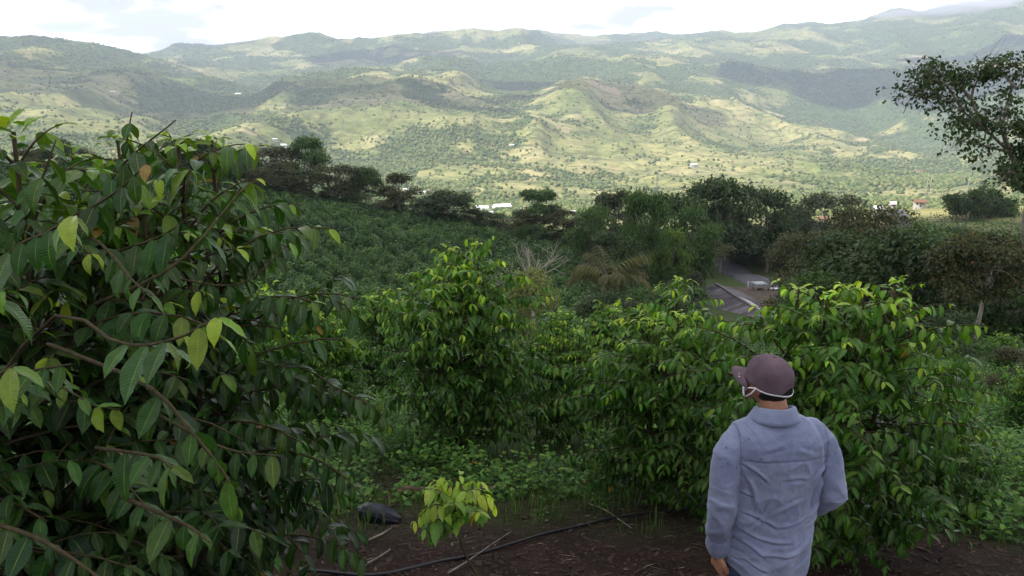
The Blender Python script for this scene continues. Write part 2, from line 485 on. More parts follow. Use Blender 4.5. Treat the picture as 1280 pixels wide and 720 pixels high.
fw_mat = m.done(m.bsdf(c, 0.9, None, 0.1))
o = link('distant_woodland', far_trees(), fw_mat)
tag(o, 'thousands of trees dotted and massed over the far hills', 'woodland', kind='stuff')

# ------------------------------------------------------------------ plant building blocks
UP = np.array([0, 0, 1.0])
def nrmz(v):
    v = np.asarray(v, float)
    return v / np.maximum(np.linalg.norm(v, axis=-1, keepdims=True), 1e-9)

class Acc:
    """collects vertices, faces and point attributes into one mesh"""
    def __init__(s): s.V = []; s.F = {}; s.A = {}; s.n = 0
    def add(s, V, F, **A):
        s.V.append(V); s.F.setdefault(F.shape[1], []).append(F + s.n)
        for k, a in A.items(): s.A.setdefault(k, []).append(a)
        s.n += len(V)
    def mesh(s, name, mat=None, smooth=True):
        return mesh_np(name, np.concatenate(s.V), [np.concatenate(f) for f in s.F.values()], mat, {k: np.concatenate(a) for k, a in s.A.items()}, smooth)

def tube(P, R, k=5):
    P = np.asarray(P, float); n = len(P)
    R = np.broadcast_to(np.asarray(R, float), (n,))
    T = nrmz(np.gradient(P, axis=0))
    ref = np.array([0.31, 0.17, 0.93]) if abs(T[0] @ UP) < 0.9 else np.array([1.0, 0.1, 0])
    A = np.empty_like(T); A[0] = nrmz(np.cross(T[0], ref))
    for i in range(1, n):
        v = A[i - 1] - T[i] * (A[i - 1] @ T[i]); A[i] = v / max(np.linalg.norm(v), 1e-9)
    B = np.cross(T, A)
    th = np.arange(k) * 2 * math.pi / k
    V = P[:, None] + R[:, None, None] * (np.cos(th)[None, :, None] * A[:, None] + np.sin(th)[None, :, None] * B[:, None])
    I = np.arange(n * k).reshape(n, k); J = np.roll(I, -1, 1)
    F_ = np.stack([I[:-1].ravel(), J[:-1].ravel(), J[1:].ravel(), I[1:].ravel()], 1)
    V = np.vstack([V.reshape(-1, 3), P[:1], P[-1:]])
    c0 = n * k; c1 = n * k + 1
    cap = np.concatenate([np.stack([np.full(k, c0), J[0], I[0], I[0]], 1), np.stack([np.full(k, c1), I[-1], J[-1], J[-1]], 1)])
    return V, F_, cap[:, :3]

def add_tube(acc, P, R, k=5, **A):
    V, q, t = tube(P, R, k)
    n = acc.n
    acc.V.append(V); acc.F.setdefault(4, []).append(q + n); acc.F.setdefault(3, []).append(t + n); acc.n += len(V)
    for kk, a in A.items(): acc.A.setdefault(kk, []).append(np.full(len(V), a, float))

def spline(P, n=12):
    P = np.asarray(P, float)
    t = np.linspace(0, len(P) - 1, n)
    Q = np.vstack([2 * P[0] - P[1], P, 2 * P[-1] - P[-2]])
    i = np.minimum(t.astype(int), len(P) - 2); f = (t - i)[:, None]
    a, b, c, d = Q[i], Q[i + 1], Q[i + 2], Q[i + 3]
    return 0.5 * (2 * b + (c - a) * f + (2 * a - 5 * b + 4 * c - d) * f * f + (3 * b - a - 3 * c + d) * f ** 3)

def leaf_template(nt, ns, bend=0.5, fold=0.22, wave=0.0, width=0.160, tipw=0.0):
    t = np.linspace(0, 1, nt + 1)
    w = width * np.sin(math.pi * t ** 0.88) ** 0.82
    w = w * (1 - 0.55 * sstep(0.78, 1.0, t)) + 0.004
    ang = -bend * t ** 1.3
    dy = np.cos(ang); dz = np.sin(ang)
    y = np.concatenate([[0], np.cumsum((dy[1:] + dy[:-1]) / 2)]) / nt
    z = np.concatenate([[0], np.cumsum((dz[1:] + dz[:-1]) / 2)]) / nt
    s = np.linspace(-1, 1, ns + 1)
    S, T = np.meshgrid(s, t)
    W = w[:, None] * S
    Z = z[:, None] + fold * np.abs(W) + wave * np.sin(T * 2 * math.pi * 8.5 - np.abs(S) * 1.5) * np.abs(S) ** 0.7 * (w[:, None] / width)
    Z = Z + wave * 1.6 * np.sin(T * 2 * math.pi * 2.3 + 1.0) * S * (w[:, None] / width)
    Y = np.broadcast_to(y[:, None], Z.shape)
    V = np.stack([W, Y, Z], -1).reshape(-1, 3)
    I = np.arange((nt + 1) * (ns + 1)).reshape(nt + 1, ns + 1)
    F_ = np.stack([I[:-1, :-1].ravel(), I[:-1, 1:].ravel(), I[1:, 1:].ravel(), I[1:, :-1].ravel()], 1)
    st = np.stack([S.ravel(), T.ravel()], 1)
    return V, F_, st
TL_HI = [leaf_template(16, 8, b, f, 0.010, 0.205) for b, f in ((0.5, 0.25), (0.9, 0.15), (1.3, 0.35), (0.2, 0.3))]
TL_MH = [leaf_template(9, 4, b, f, 0.008, 0.175) for b, f in ((0.7, 0.3), (1.2, 0.2), (1.7, 0.35))]
TL_MID = [leaf_template(5, 2, b, f, 0.0) for b, f in ((0.8, 0.3), (1.3, 0.22), (1.7, 0.4))]
TL_LO = [leaf_template(3, 2, b, f, 0.0, 0.22) for b, f in ((0.5, 0.35), (1.0, 0.3))]
TL_WIDE = [leaf_template(3, 2, b, f, 0.0, 0.34) for b, f in ((0.4, 0.3), (0.9, 0.3))]
TL_BLADE = [leaf_template(3, 1, b, 0, 0.0, 0.022) for b in (0.6, 1.1)]

def add_leaves(acc, pos, d, nr, Ln, age, tmpls, rg, width=1.0):
    pos = np.asarray(pos, float); k = len(pos)
    if k == 0: return
    d = nrmz(d); sx = nrmz(np.cross(d, nr)); nn = np.cross(sx, d)
    Ln = np.broadcast_to(np.asarray(Ln, float), (k,)); age = np.broadcast_to(np.asarray(age, float), (k,))
    width = np.broadcast_to(np.asarray(width, float), (k,))
    rn = rg.random(k); which = rg.integers(0, len(tmpls), k)
    for w, (TV, TF, st) in enumerate(tmpls):
        m_ = which == w; c = int(m_.sum())
        if not c: continue
        V = pos[m_][:, None] + Ln[m_][:, None, None] * (TV[None, :, 0:1] * (sx[m_] * width[m_][:, None])[:, None] + TV[None, :, 1:2] * d[m_][:, None] + TV[None, :, 2:3] * nn[m_][:, None])
        Fc = TF[None] + (np.arange(c) * len(TV))[:, None, None]
        lf = np.concatenate([np.tile(st, (c, 1)), np.repeat(rn[m_], len(TV))[:, None]], 1)
        acc.add(V.reshape(-1, 3), Fc.reshape(-1, TF.shape[1]), lf=lf, age=np.repeat(age[m_], len(TV)))

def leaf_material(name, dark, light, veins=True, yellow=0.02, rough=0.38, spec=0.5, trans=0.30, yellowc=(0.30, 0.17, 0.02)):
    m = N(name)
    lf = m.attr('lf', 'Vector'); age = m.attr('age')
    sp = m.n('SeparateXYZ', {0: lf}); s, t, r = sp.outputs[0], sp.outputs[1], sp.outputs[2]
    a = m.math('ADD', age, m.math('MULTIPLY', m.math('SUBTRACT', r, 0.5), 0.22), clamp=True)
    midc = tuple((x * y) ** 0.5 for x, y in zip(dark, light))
    c = m.ramp(a, [(0.0, dark), (0.45, midc), (0.95, light)])  # dark-to-light ramp: new growth, and light painted on bush and shrub tops
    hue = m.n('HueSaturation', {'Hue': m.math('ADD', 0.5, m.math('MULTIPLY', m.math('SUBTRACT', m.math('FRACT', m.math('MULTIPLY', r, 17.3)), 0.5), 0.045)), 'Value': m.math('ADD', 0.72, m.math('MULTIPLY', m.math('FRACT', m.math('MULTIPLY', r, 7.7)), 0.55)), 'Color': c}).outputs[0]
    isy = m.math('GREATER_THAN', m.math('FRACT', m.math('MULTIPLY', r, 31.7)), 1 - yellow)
    c = m.mix(isy, hue, yellowc)
    nrm = None
    if veins:
        ab = m.math('ABSOLUTE', s)
        midrib = m.n('MapRange', {'Value': ab, 'From Min': 0.0, 'From Max': 0.07, 'To Min': 1.0, 'To Max': 0.0}).outputs[0]
        vw = m.math('SINE', m.math('MULTIPLY', m.math('SUBTRACT', t, m.math('MULTIPLY', ab, 0.09)), 56.0))
        vein = m.math('POWER', m.math('ABSOLUTE', vw), 6.0)
        spots = m.noise(m.pos(), 60.0, 4, 0.6)
        c = m.mix(m.math('MULTIPLY', midrib, 0.5), c, light)
        c = m.mix(0.35, c, m.ramp(spots, [(0.35, 0.6), (0.65, 1.3)]), 'MULTIPLY')
        nrm = m.bump(vein, 0.5, 0.0016)
    back = m.n('NewGeometry').outputs['Backfacing']
    pale = m.mix(0.5, c, (0.07, 0.13, 0.035))
    c2 = m.mix(m.math('MULTIPLY', back, 0.4), c, pale)
    ro = m.math('ADD', rough, m.math('MULTIPLY', back, 0.12))
    b = m.bsdf(c2, ro, nrm, spec)
    tcol = m.mix(1.0, c, (1.7, 1.9, 0.8), 'MULTIPLY')
    tr = m.n('BsdfTranslucent', {'Color': tcol}).outputs[0]
    return m.done(m.n('MixShader', {0: trans, 1: b, 2: tr}).outputs[0])

def bark_material(name, a, b, scale=14.0):
    m = N(name); p = m.pos()
    st = m.n('VectorMath', {0: p, 1: (1, 1, 0.25)}, operation='MULTIPLY').outputs[0]
    n = m.noise(st, scale, 7, 0.65)
    return m.done(m.bsdf(m.ramp(n, [(0.3, a), (0.7, b)]), 0.9, m.bump(n, 0.7, 0.02), 0.15))

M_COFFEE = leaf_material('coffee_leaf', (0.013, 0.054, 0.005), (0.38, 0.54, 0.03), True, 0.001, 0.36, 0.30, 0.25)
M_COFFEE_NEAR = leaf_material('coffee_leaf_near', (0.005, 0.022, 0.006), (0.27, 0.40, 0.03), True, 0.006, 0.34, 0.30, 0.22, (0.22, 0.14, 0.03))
M_SAPLING = leaf_material('sapling_leaf', (0.04, 0.12, 0.012), (0.38, 0.48, 0.05), True, 0.02, 0.35, 0.5, 0.35)
M_TWIG = bark_material('twig_bark', (0.030, 0.026, 0.014), (0.10, 0.080, 0.042), 40)
M_BARK = bark_material('tree_bark', (0.10, 0.085, 0.065), (0.30, 0.26, 0.21), 5)
M_BARKP = bark_material('pale_bark', (0.22, 0.19, 0.15), (0.48, 0.44, 0.37), 5)
TREE_MATS = {
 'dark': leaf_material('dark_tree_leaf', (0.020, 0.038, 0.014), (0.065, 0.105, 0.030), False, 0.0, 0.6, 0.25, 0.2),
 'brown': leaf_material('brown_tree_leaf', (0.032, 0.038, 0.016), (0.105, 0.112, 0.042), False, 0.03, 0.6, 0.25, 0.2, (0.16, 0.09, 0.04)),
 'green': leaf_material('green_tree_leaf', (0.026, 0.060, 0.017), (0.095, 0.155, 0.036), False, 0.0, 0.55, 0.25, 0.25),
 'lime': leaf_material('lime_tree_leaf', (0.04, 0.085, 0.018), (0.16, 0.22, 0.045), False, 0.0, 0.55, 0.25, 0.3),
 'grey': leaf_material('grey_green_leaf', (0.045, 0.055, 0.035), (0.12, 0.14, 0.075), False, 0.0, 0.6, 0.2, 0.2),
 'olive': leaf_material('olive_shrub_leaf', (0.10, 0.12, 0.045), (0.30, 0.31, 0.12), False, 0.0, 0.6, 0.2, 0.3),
}

def branch_curve(p0, az, el0, Ln, droop, rg, n=8):
    t = np.linspace(0, 1, n)
    el = el0 - droop * t ** 1.2
    azs = az + rg.normal(0, 0.12) * t
    st = np.stack([np.cos(azs) * np.cos(el), np.sin(azs) * np.cos(el), np.sin(el)], 1) * (Ln / (n - 1))
    return p0 + np.vstack([[0, 0, 0], np.cumsum(st[:-1], 0)])

def leafy_branch(fol, wood, C, r0, leafL, tmpl, rg, start=0.35, step=0.06, top=0.5, k=4, base_lightness=0.12, tint=0.0, hang=(-0.05, 0.75)):
    """leaf pairs along a branch curve"""
    seg = np.linalg.norm(np.diff(C, axis=0), axis=1); cl = np.concatenate([[0], np.cumsum(seg)]); Ln = cl[-1]
    add_tube(wood, C, np.linspace(r0, r0 * 0.35, len(C)), k)
    q = np.arange(start * Ln, Ln + 1e-6, step * rg.uniform(0.9, 1.15))
    if len(q) == 0: q = np.array([Ln])
    pos = np.stack([np.interp(q, cl, C[:, i]) for i in range(3)], 1)
    pa = np.stack([np.interp(np.maximum(q - 0.03, 0), cl, C[:, i]) for i in range(3)], 1)
    pb = np.stack([np.interp(np.minimum(q + 0.03, Ln), cl, C[:, i]) for i in range(3)], 1)
    b = nrmz(pb - pa + 1e-6)
    side = nrmz(np.cross(b, UP) + 1e-6)
    fr = q / Ln
    m_ = len(q)
    for sg in (-1, 1):
        keep = rg.random(m_) < 0.93
        down = rg.uniform(hang[0], hang[1], m_)
        d = b * (0.35 + 0.45 * (fr > 0.93)[:, None]) + side * sg * rg.uniform(0.55, 0.95, m_)[:, None] - UP * down[:, None] + rg.normal(0, 0.13, (m_, 3))
        nr = UP + side * sg * 0.35 + b * 0.25 + rg.normal(0, 0.22, (m_, 3))
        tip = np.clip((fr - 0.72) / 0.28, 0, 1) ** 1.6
        age = np.clip(base_lightness + tip * top * rg.uniform(0.5, 1.15, m_) + rg.normal(0, 0.06, m_) + tint, 0, 1)
        sz = leafL * rg.uniform(0.58, 1.18, m_) * (1 - 0.35 * tip)
        add_leaves(fol, pos[keep], d[keep], nr[keep], sz[keep], age[keep], tmpl, rg)

def coffee(seed, H=2.5, R=1.0, stems=4, leafL=0.14, tmpl=TL_MID, step=0.06, node=0.105, second=2, spread=0.32, light=0.5, pw=2.1):
    rg = np.random.default_rng(seed)
    fol, wood = Acc(), Acc()
    for s in range(stems):
        a = s * 2 * math.pi / stems + rg.uniform(-.4, .4)
        h = H * rg.uniform(0.82, 1.0) if s else H
        off = spread * rg.uniform(0.5, 1.1) if stems > 1 else 0.03
        base = np.array([math.cos(a), math.sin(a), 0]) * 0.07
        tip = np.array([math.cos(a) * off, math.sin(a) * off, h])
        midp = (base + tip) / 2 + np.array([math.cos(a) * off * .25, math.sin(a) * off * .25, 0]) + rg.normal(0, 0.03, 3)
        C = spline([base, midp, tip], 16)
        add_tube(wood, C, np.linspace(0.026, 0.006, 16), 6)
        nz_ = int(h * 0.93 / node)
        a0 = rg.uniform(0, 6)
        for i in range(nz_):
            q = 0.07 + 0.93 * (i + rg.uniform(-.3, .3)) / nz_
            q = min(max(q, 0.05), 0.995)
            p0 = np.array([np.interp(q, np.linspace(0, 1, 16), C[:, j]) for j in range(3)])
            prof = (0.70 + 0.45 * q) if q < 0.38 else 0.90 * (1 - ((q - 0.38) / 0.66) ** pw) + 0.10
            for e in (0, 1):
                az = a0 + i * math.pi / 2 + e * math.pi + rg.normal(0, 0.25)
                Lb = R * prof * rg.uniform(0.68, 1.1)
                el = rg.uniform(0.35, 0.75) + 0.35 * q
                cur = branch_curve(p0, az, el, Lb, rg.uniform(0.8, 1.5) * (0.6 + 0.6 * Lb / max(R, .1)), rg)
                leafy_branch(fol, wood, cur, 0.0045 + 0.004 * Lb, leafL, tmpl, rg, 0.30 if Lb > .4 else 0.1, step, light * (0.18 + 0.85 * q * q), 4, 0.06 + 0.46 * q ** 2)  # leaves lighten towards the bush top: new growth plus painted crown light
                if Lb > 0.45:
                    for j in range(second):
                        f = rg.uniform(0.3, 0.8)
                        ii = int(f * (len(cur) - 1))
                        leafy_branch(fol, wood, branch_curve(cur[ii], az + rg.choice([-1, 1]) * rg.uniform(0.5, 1.0), rg.uniform(-.1, .5), Lb * rg.uniform(0.3, 0.55), rg.uniform(0.6, 1.3), rg, 5), 0.0035, leafL, tmpl, rg, 0.15, step * 1.1, light * (0.15 + 0.75 * q * q), 3, 0.06 + 0.40 * q ** 2)  # same rise on side branches, growth and painted light together
        # new leaves on the leader
        k = 8
        aa = rg.uniform(0, 6.28, k)
        add_leaves(fol, np.tile(C[-1], (k, 1)) + rg.normal(0, .015, (k, 3)), np.stack([np.cos(aa), np.sin(aa), rg.uniform(-.1, 1.2, k)], 1), UP + np.zeros((k, 3)) + rg.normal(0, .2, (k, 3)), leafL * 0.75, rg.uniform(.55, 1, k), tmpl, rg)
    return fol, wood

def plant(name, loc, fol, wood, fmat, wmat, label=None, cat=None, group=None, rot=0.0, fname='foliage', wname='stems', scale=1.0):
    t = link(name, None); t.location = loc; t.rotation_euler = (0, 0, rot); t.scale = (scale,) * 3
    tag(t, label, cat, group)
    link(fname, fol.mesh(fname, fmat), None, t)
    link(wname, wood.mesh(wname, wmat), None, t)
    return t

def dup(src, loc, rot=0.0, scale=None, label=None, group=None):
    r = src.copy(); COL.objects.link(r)
    r.location = loc; r.rotation_euler = (0, 0, rot)
    if scale is not None: r.scale = scale if hasattr(scale, '__len__') else (scale,) * 3
    if label: r['label'] = label
    if group: r['group'] = group
    elif 'group' in r: del r['group']
    for ch in src.children:
        c = ch.copy(); COL.objects.link(c); c.parent = r
    return r

# ------------------------------------------------------------------ coffee bushes of the foreground
CB = 'coffee bush'
p = on_ground(572, 9.0)
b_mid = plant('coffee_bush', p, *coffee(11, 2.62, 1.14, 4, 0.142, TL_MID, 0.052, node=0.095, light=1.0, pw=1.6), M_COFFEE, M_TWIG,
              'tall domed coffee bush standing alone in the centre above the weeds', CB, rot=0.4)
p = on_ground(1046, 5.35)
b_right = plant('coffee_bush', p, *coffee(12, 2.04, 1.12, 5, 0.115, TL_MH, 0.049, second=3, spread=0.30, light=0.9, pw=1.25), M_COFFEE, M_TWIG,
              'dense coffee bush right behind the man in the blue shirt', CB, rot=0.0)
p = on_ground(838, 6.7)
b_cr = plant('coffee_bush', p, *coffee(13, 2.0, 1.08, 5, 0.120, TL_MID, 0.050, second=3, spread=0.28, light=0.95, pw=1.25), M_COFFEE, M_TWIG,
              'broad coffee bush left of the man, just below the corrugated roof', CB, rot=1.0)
p = on_ground(706, 9.8)
dup(b_cr, p, 2.2, (0.78, 0.78, 0.86), 'dark coffee bush between the tall domed one and the broad one left of the man')
p = on_ground(400, 10.5)
dup(b_mid, p, 2.9, (0.70, 0.70, 0.74), 'coffee bush directly right of the overhanging near foliage, left of the tall domed bush')
p = on_ground(1180, 6.6)
dup(b_cr, p, 4.1, (0.72, 0.72, 0.52), 'low spreading coffee bush at the right edge of the one behind the man')
far_c = plant('coffee_bush', on_ground(474, 16.5), *coffee(14, 2.2, 1.1, 4, 0.18, TL_LO, 0.085, node=0.13, second=2, light=0.7), M_COFFEE, M_TWIG,
              'coffee bush whose crown shows just left of the tall domed bush', CB)
gz = 'second row of coffee bushes downhill'
k = 0
for (px, Y, sc, ro) in [(330, 14, 1.0, 1), (250, 19, 1.0, 2), (410, 21, .95, 3), (548, 21, .55, 4), (640, 15, .55, 5), (760, 14, .9, 0.4), (700, 20, .75, 1.4), (820, 22, .7, 2.4),
                        (925, 11, .55, 3.4), (1010, 14, .6, 4.4), (1110, 12, .55, 5.4), (1200, 13.5, .42, 0.9), (1290, 11, .42, 1.9), (900, 27, .5, 2.9), (610, 28, .7, 3.9), (480, 28, .85, 4.9), (340, 28, .9, 5.9), (760, 30, .8, .2), (1060, 24, .6, 1.2), (1250, 19, .45, 2.2), (150, 15, 1.0, 3.2), (40, 17, 1, 4.2)]:
    lab = {(330, 14): 'second-row coffee bush between the shaded left foliage and the dark plantation slope', (640, 15): 'small coffee bush low in the gap just right of the tall domed one',
           (760, 14): 'coffee bush half hidden behind the left side of the broad one left of the man', (1200, 13.5): 'low coffee bush beyond the right side of the bush behind the man',
           (1290, 11): 'low coffee bush cut by the right edge of the photo'}.get((px, Y))
    dup(far_c, on_ground(px, Y), ro, sc, lab or 'coffee bush in the second row, half hidden behind the front coffee bushes', gz)

# ------------------------------------------------------------------ near coffee shrub on the left, reaching into the picture
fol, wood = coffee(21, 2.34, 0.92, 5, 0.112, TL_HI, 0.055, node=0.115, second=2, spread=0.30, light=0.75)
bx_, by_ = -1.72, 2.35
base = np.array([bx_, by_, hz(bx_, by_)])
rg = np.random.default_rng(5)
def P(px, py, Y): return np.array(at(px, py, Y)) - base
NEAR = [  # photo-side branches: (control points (px,py,Y)), leaf length, colour shift
 ([(-60, 560, 1.9), (60, 400, 1.7), (150, 430, 1.55), (215, 425, 1.45), (275, 395, 1.35)], 0.135, 0.30),
 ([(-80, 480, 2.0), (0, 330, 1.8), (60, 290, 1.7), (100, 265, 1.6)], 0.13, 0.25),
 ([(-100, 600, 1.5), (-40, 500, 1.35), (20, 455, 1.25)], 0.12, 0.22),
 ([(-100, 520, 1.7), (20, 470, 1.6), (90, 455, 1.5)], 0.115, 0.18),
 ([(60, 430, 1.9), (180, 480, 1.6), (235, 535, 1.5), (285, 600, 1.5), (300, 650, 1.5)], 0.105, 0.18),
 ([(120, 560, 1.8), (190, 570, 1.6), (215, 585, 1.5)], 0.115, 0.24),
 ([(-60, 640, 1.5), (40, 670, 1.4), (110, 712, 1.35), (170, 760, 1.3)], 0.09, 0.08),
 ([(150, 620, 1.7), (230, 655, 1.5), (262, 678, 1.4)], 0.11, 0.22),
 ([(200, 520, 2.2), (280, 560, 2.0), (350, 570, 1.9)], 0.12, 0.14),
 ([(60, 330, 2.6), (200, 345, 2.6), (300, 355, 2.7), (365, 300, 2.8)], 0.12, 0.16),
 ([(40, 300, 2.3), (130, 250, 2.2), (185, 205, 2.1)], 0.13, 0.16),
 ([(20, 300, 2.3), (50, 230, 2.2), (70, 175, 2.2)], 0.12, 0.20),
 ([(90, 300, 2.5), (150, 210, 2.5), (220, 150, 2.5)], 0.12, 0.16),
 ([(90, 300, 2.6), (150, 200, 2.6), (165, 140, 2.6)], 0.10, 0.16),
 ([(90, 330, 2.4), (190, 300, 2.3), (240, 270, 2.2)], 0.14, 0.12),
 ([(180, 420, 2.8), (300, 400, 2.9), (345, 410, 2.9)], 0.13, 0.05),
 ([(120, 380, 2.2), (220, 330, 2.2), (300, 240, 2.5), (322, 225, 2.6)], 0.12, 0.18),
 ([(-80, 380, 1.7), (-20, 380, 1.6), (10, 360, 1.5)], 0.13, 0.2),
 ([(80, 300, 2.4), (120, 300, 2.2), (165, 350, 2.0), (190, 370, 1.9)], 0.125, 0.18),
]
for ctl, LL, ti in NEAR:
    C = spline([P(*c) for c in ctl], 12)
    ln = np.linalg.norm(np.diff(C, axis=0), axis=1).sum()
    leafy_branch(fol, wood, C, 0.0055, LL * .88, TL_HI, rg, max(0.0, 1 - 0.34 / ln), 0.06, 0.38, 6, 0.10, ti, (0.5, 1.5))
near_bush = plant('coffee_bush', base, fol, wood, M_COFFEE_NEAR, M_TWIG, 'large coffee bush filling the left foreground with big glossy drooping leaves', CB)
x, y = -1.95, 4.1
plant('coffee_bush', (x, y, hz(x, y)), *coffee(22, 2.25, 0.72, 4, 0.13, TL_MID, 0.058, light=0.35), M_COFFEE, M_TWIG,
      'shaded coffee bush behind the large near one, reaching towards the plantation slope', CB)
x, y = -1.72, 4.4
plant('coffee_bush', (x, y, hz(x, y)), *coffee(23, 0.95, 0.42, 3, 0.115, TL_MID, 0.055, light=0.25), M_COFFEE, M_TWIG,
      'low dark coffee bush beside the black plastic bag', CB)
x, y = -3.0, 6.3
dup(b_mid, (x, y, hz(x, y)), 1.1, 0.9, 'coffee bush deep in the shade behind the left foreground foliage')

x, y = -1.42, 3.0
plant('coffee_bush', (x, y, hz(x, y)), *coffee(29, 2.46, 0.82, 6, 0.12, TL_MH, 0.058, node=0.12, second=2, spread=0.30, light=0.8), M_COFFEE_NEAR, M_TWIG,
      'leafy coffee bush just behind the large near one, its top against the far hills', CB)
# ------------------------------------------------------------------ yellow-leaved sapling in front
rg = np.random.default_rng(77)
sx_, sy_ = 0.10, 3.0
sb = np.array([sx_, sy_, hz(sx_, sy_)])
def PS(px, py, Y): return np.array(at(px, py, Y)) - sb
fol, wood = Acc(), Acc()
stemc = spline([(0, 0, 0), PS(612, 745, 3.02), PS(585, 700, 3.0), PS(570, 655, 3.0), PS(566, 625, 3.0), PS(568, 598, 3.0)], 18)
add_tube(wood, stemc, np.linspace(0.008, 0.003, 18), 7)
for ctl, LL, ti in [([(567, 640, 3.0), (545, 630, 2.95), (528, 642, 2.93), (518, 652, 2.9)], 0.085, 0.75), ([(567, 625, 3.0), (545, 612, 2.95), (530, 612, 2.92)], 0.085, 0.6),
                    ([(567, 630, 3.0), (595, 618, 3.05), (612, 622, 3.05), (620, 636, 3.05)], 0.085, 0.75), ([(567, 650, 3.0), (590, 640, 2.95), (600, 640, 2.9)], 0.08, 0.5),
                    ([(568, 615, 3.0), (572, 600, 3.0), (578, 592, 3.0)], 0.08, 0.75), ([(568, 615, 3.0), (560, 602, 3.0), (552, 596, 3.0)], 0.075, 0.65), ([(568, 612, 3.0), (590, 600, 3.05), (604, 604, 3.1)], 0.08, 0.6),
                    ([(568, 640, 3.0), (570, 628, 2.9), (562, 630, 2.85)], 0.085, 0.3),
                    ([(566, 645, 3.0), (545, 650, 2.95), (530, 662, 2.9)], 0.10, 0.15), ([(567, 655, 3.0), (548, 640, 3.1), (532, 636, 3.12)], .08, .45), ([(568, 622, 3.0), (588, 612, 2.95), (606, 614, 2.92)], .08, .6), ([(568, 620, 3.0), (550, 606, 3.05), (538, 600, 3.08)], .08, .55), ([(567, 640, 3.0), (588, 630, 3.0), (608, 640, 3.0)], .085, .35), ([(567, 662, 3.0), (552, 655, 3.05), (540, 672, 3.05)], .09, .1)]:
    C = spline([PS(*c) for c in ctl], 9)
    ln = np.linalg.norm(np.diff(C, axis=0), axis=1).sum()
    leafy_branch(fol, wood, C, 0.003, LL * .95, TL_MH, rg, max(0.0, 1 - 0.16 / ln), 0.024, 0.3, 5, 0.05, ti, (0.1, 0.9))
plant('coffee_sapling', sb, fol, wood, M_SAPLING, M_TWIG, 'young coffee sapling with bright yellow-green leaves on bare soil', 'sapling')
fol, wood = Acc(), Acc()
lx, ly = -0.28, 3.45
lb = np.array([lx, ly, hz(lx, ly)])
for i in range(5):
    az = i * 1.3 + .4
    leafy_branch(fol, wood, branch_curve(np.zeros(3), az, 1.2, 0.30 + .05 * (i % 2), 1.0, rg, 7), 0.003, 0.09, TL_HI, rg, 0.5, 0.05, 0.3, 5, 0.2, 0.1, (0, .7))
plant('seedling', lb, fol, wood, M_SAPLING, M_TWIG, 'small green seedling at the foot of the yellow-leaved sapling, left of its stem', 'seedling')
fol, wood = Acc(), Acc()
lx, ly = 0.22, 3.35
lb = np.array([lx, ly, hz(lx, ly)])
for i in range(5):
    az = i * 1.25
    leafy_branch(fol, wood, branch_curve(np.zeros(3), az, 1.2, 0.26 + .05 * (i % 2), 1.0, rg, 7), 0.003, 0.085, TL_HI, rg, 0.5, 0.05, 0.3, 5, 0.2, 0.2, (0, .7))
plant('seedling', lb, fol, wood, M_SAPLING, M_TWIG, 'small green seedling right of the yellow-leaved sapling, low at the frame edge', 'seedling')

# ------------------------------------------------------------------ weeds, grass, litter
M_GRASS = leaf_material('grass_blade', (0.028, 0.060, 0.014), (0.10, 0.16, 0.035), False, 0.03, 0.6, 0.25, 0.3, (0.20, 0.17, 0.08))
M_WEED = leaf_material('weed_leaf', (0.030, 0.080, 0.016), (0.15, 0.28, 0.045), False, 0.002, 0.6, 0.25, 0.3)
def sow(n, x0, x1, y0, y1, rg, lim=0.35, power=1.0):
    X = rg.uniform(x0, x1, n); Y = y0 + (y1 - y0) * rg.random(n) ** power
    inview = np.abs(X / Y) < 0.80
    s, f, p_ = cover(X, Y, X)
    k = (s < lim) & inview
    X, Y = X[k], Y[k]
    return X, Y, height(X, Y)
rg = np.random.default_rng(31)
acc = Acc()
X, Y, Z = sow(95000, -9, 12, 4.0, 26, rg, 0.6, 1.4)
a = rg.uniform(0, 6.28, len(X))
tall = 0.5 + 0.9 * np.clip(0.5 + fbm(X * 0.8, Y * 0.8, 611, 3), 0, 1)
add_leaves(acc, np.stack([X, Y, Z - .01], 1), np.stack([np.cos(a) * .6, np.sin(a) * .6, rg.uniform(.6, 1.6, len(X))], 1), np.stack([np.cos(a), np.sin(a), 0.4 + 0 * a], 1), rg.uniform(.07, .22, len(X)) * tall, np.clip(rg.normal(.4, .2, len(X)), 0, 1), TL_BLADE, rg)
grass = link('grass', acc.mesh('grass', M_GRASS)); tag(grass, 'fine green grass around the bare soil and between the bushes', 'grass', kind='stuff')
acc = Acc()
X, Y, Z = sow(22000, -9, 12, 5.0, 26, rg, 0.3, 1.4)
dens = 0.5 + fbm(X * 0.55 + 3, Y * 0.55, 621, 3)
k = dens > 0.32; X, Y, Z, dens = X[k], Y[k], Z[k], dens[k]
sl_ = cover(X, Y, X)[0]
hh = (1 - .75 * np.clip(sl_ / .3, 0, 1)) * (1 - .45 * (1 - sstep(6.4, 8.2, Y))) * (0.12 + 0.45 * np.clip(dens, 0, 1)) * rg.uniform(.6, 1.15, len(X))
for j in range(9):
    q = (j + rg.random(len(X))) / 9
    a = j * 2.4 + rg.uniform(0, 6.28, len(X))
    rad = 0.04 + 0.05 * (1 - q)
    pos = np.stack([X + np.cos(a) * rad * .5, Y + np.sin(a) * rad * .5, Z + hh * (0.1 + .9 * q)], 1)
    add_leaves(acc, pos, np.stack([np.cos(a), np.sin(a), rg.uniform(-.3, .6, len(X))], 1), np.tile(UP, (len(X), 1)) + rg.normal(0, .3, (len(X), 3)), rg.uniform(.035, .085, len(X)), np.clip(.15 + .5 * q + rg.normal(0, .12, len(X)), 0, 1), TL_WIDE, rg)
weeds = link('weeds', acc.mesh('weeds', M_WEED)); tag(weeds, 'knee-high broadleaf weeds carpeting the ground under the coffee bushes', 'weeds', kind='stuff')

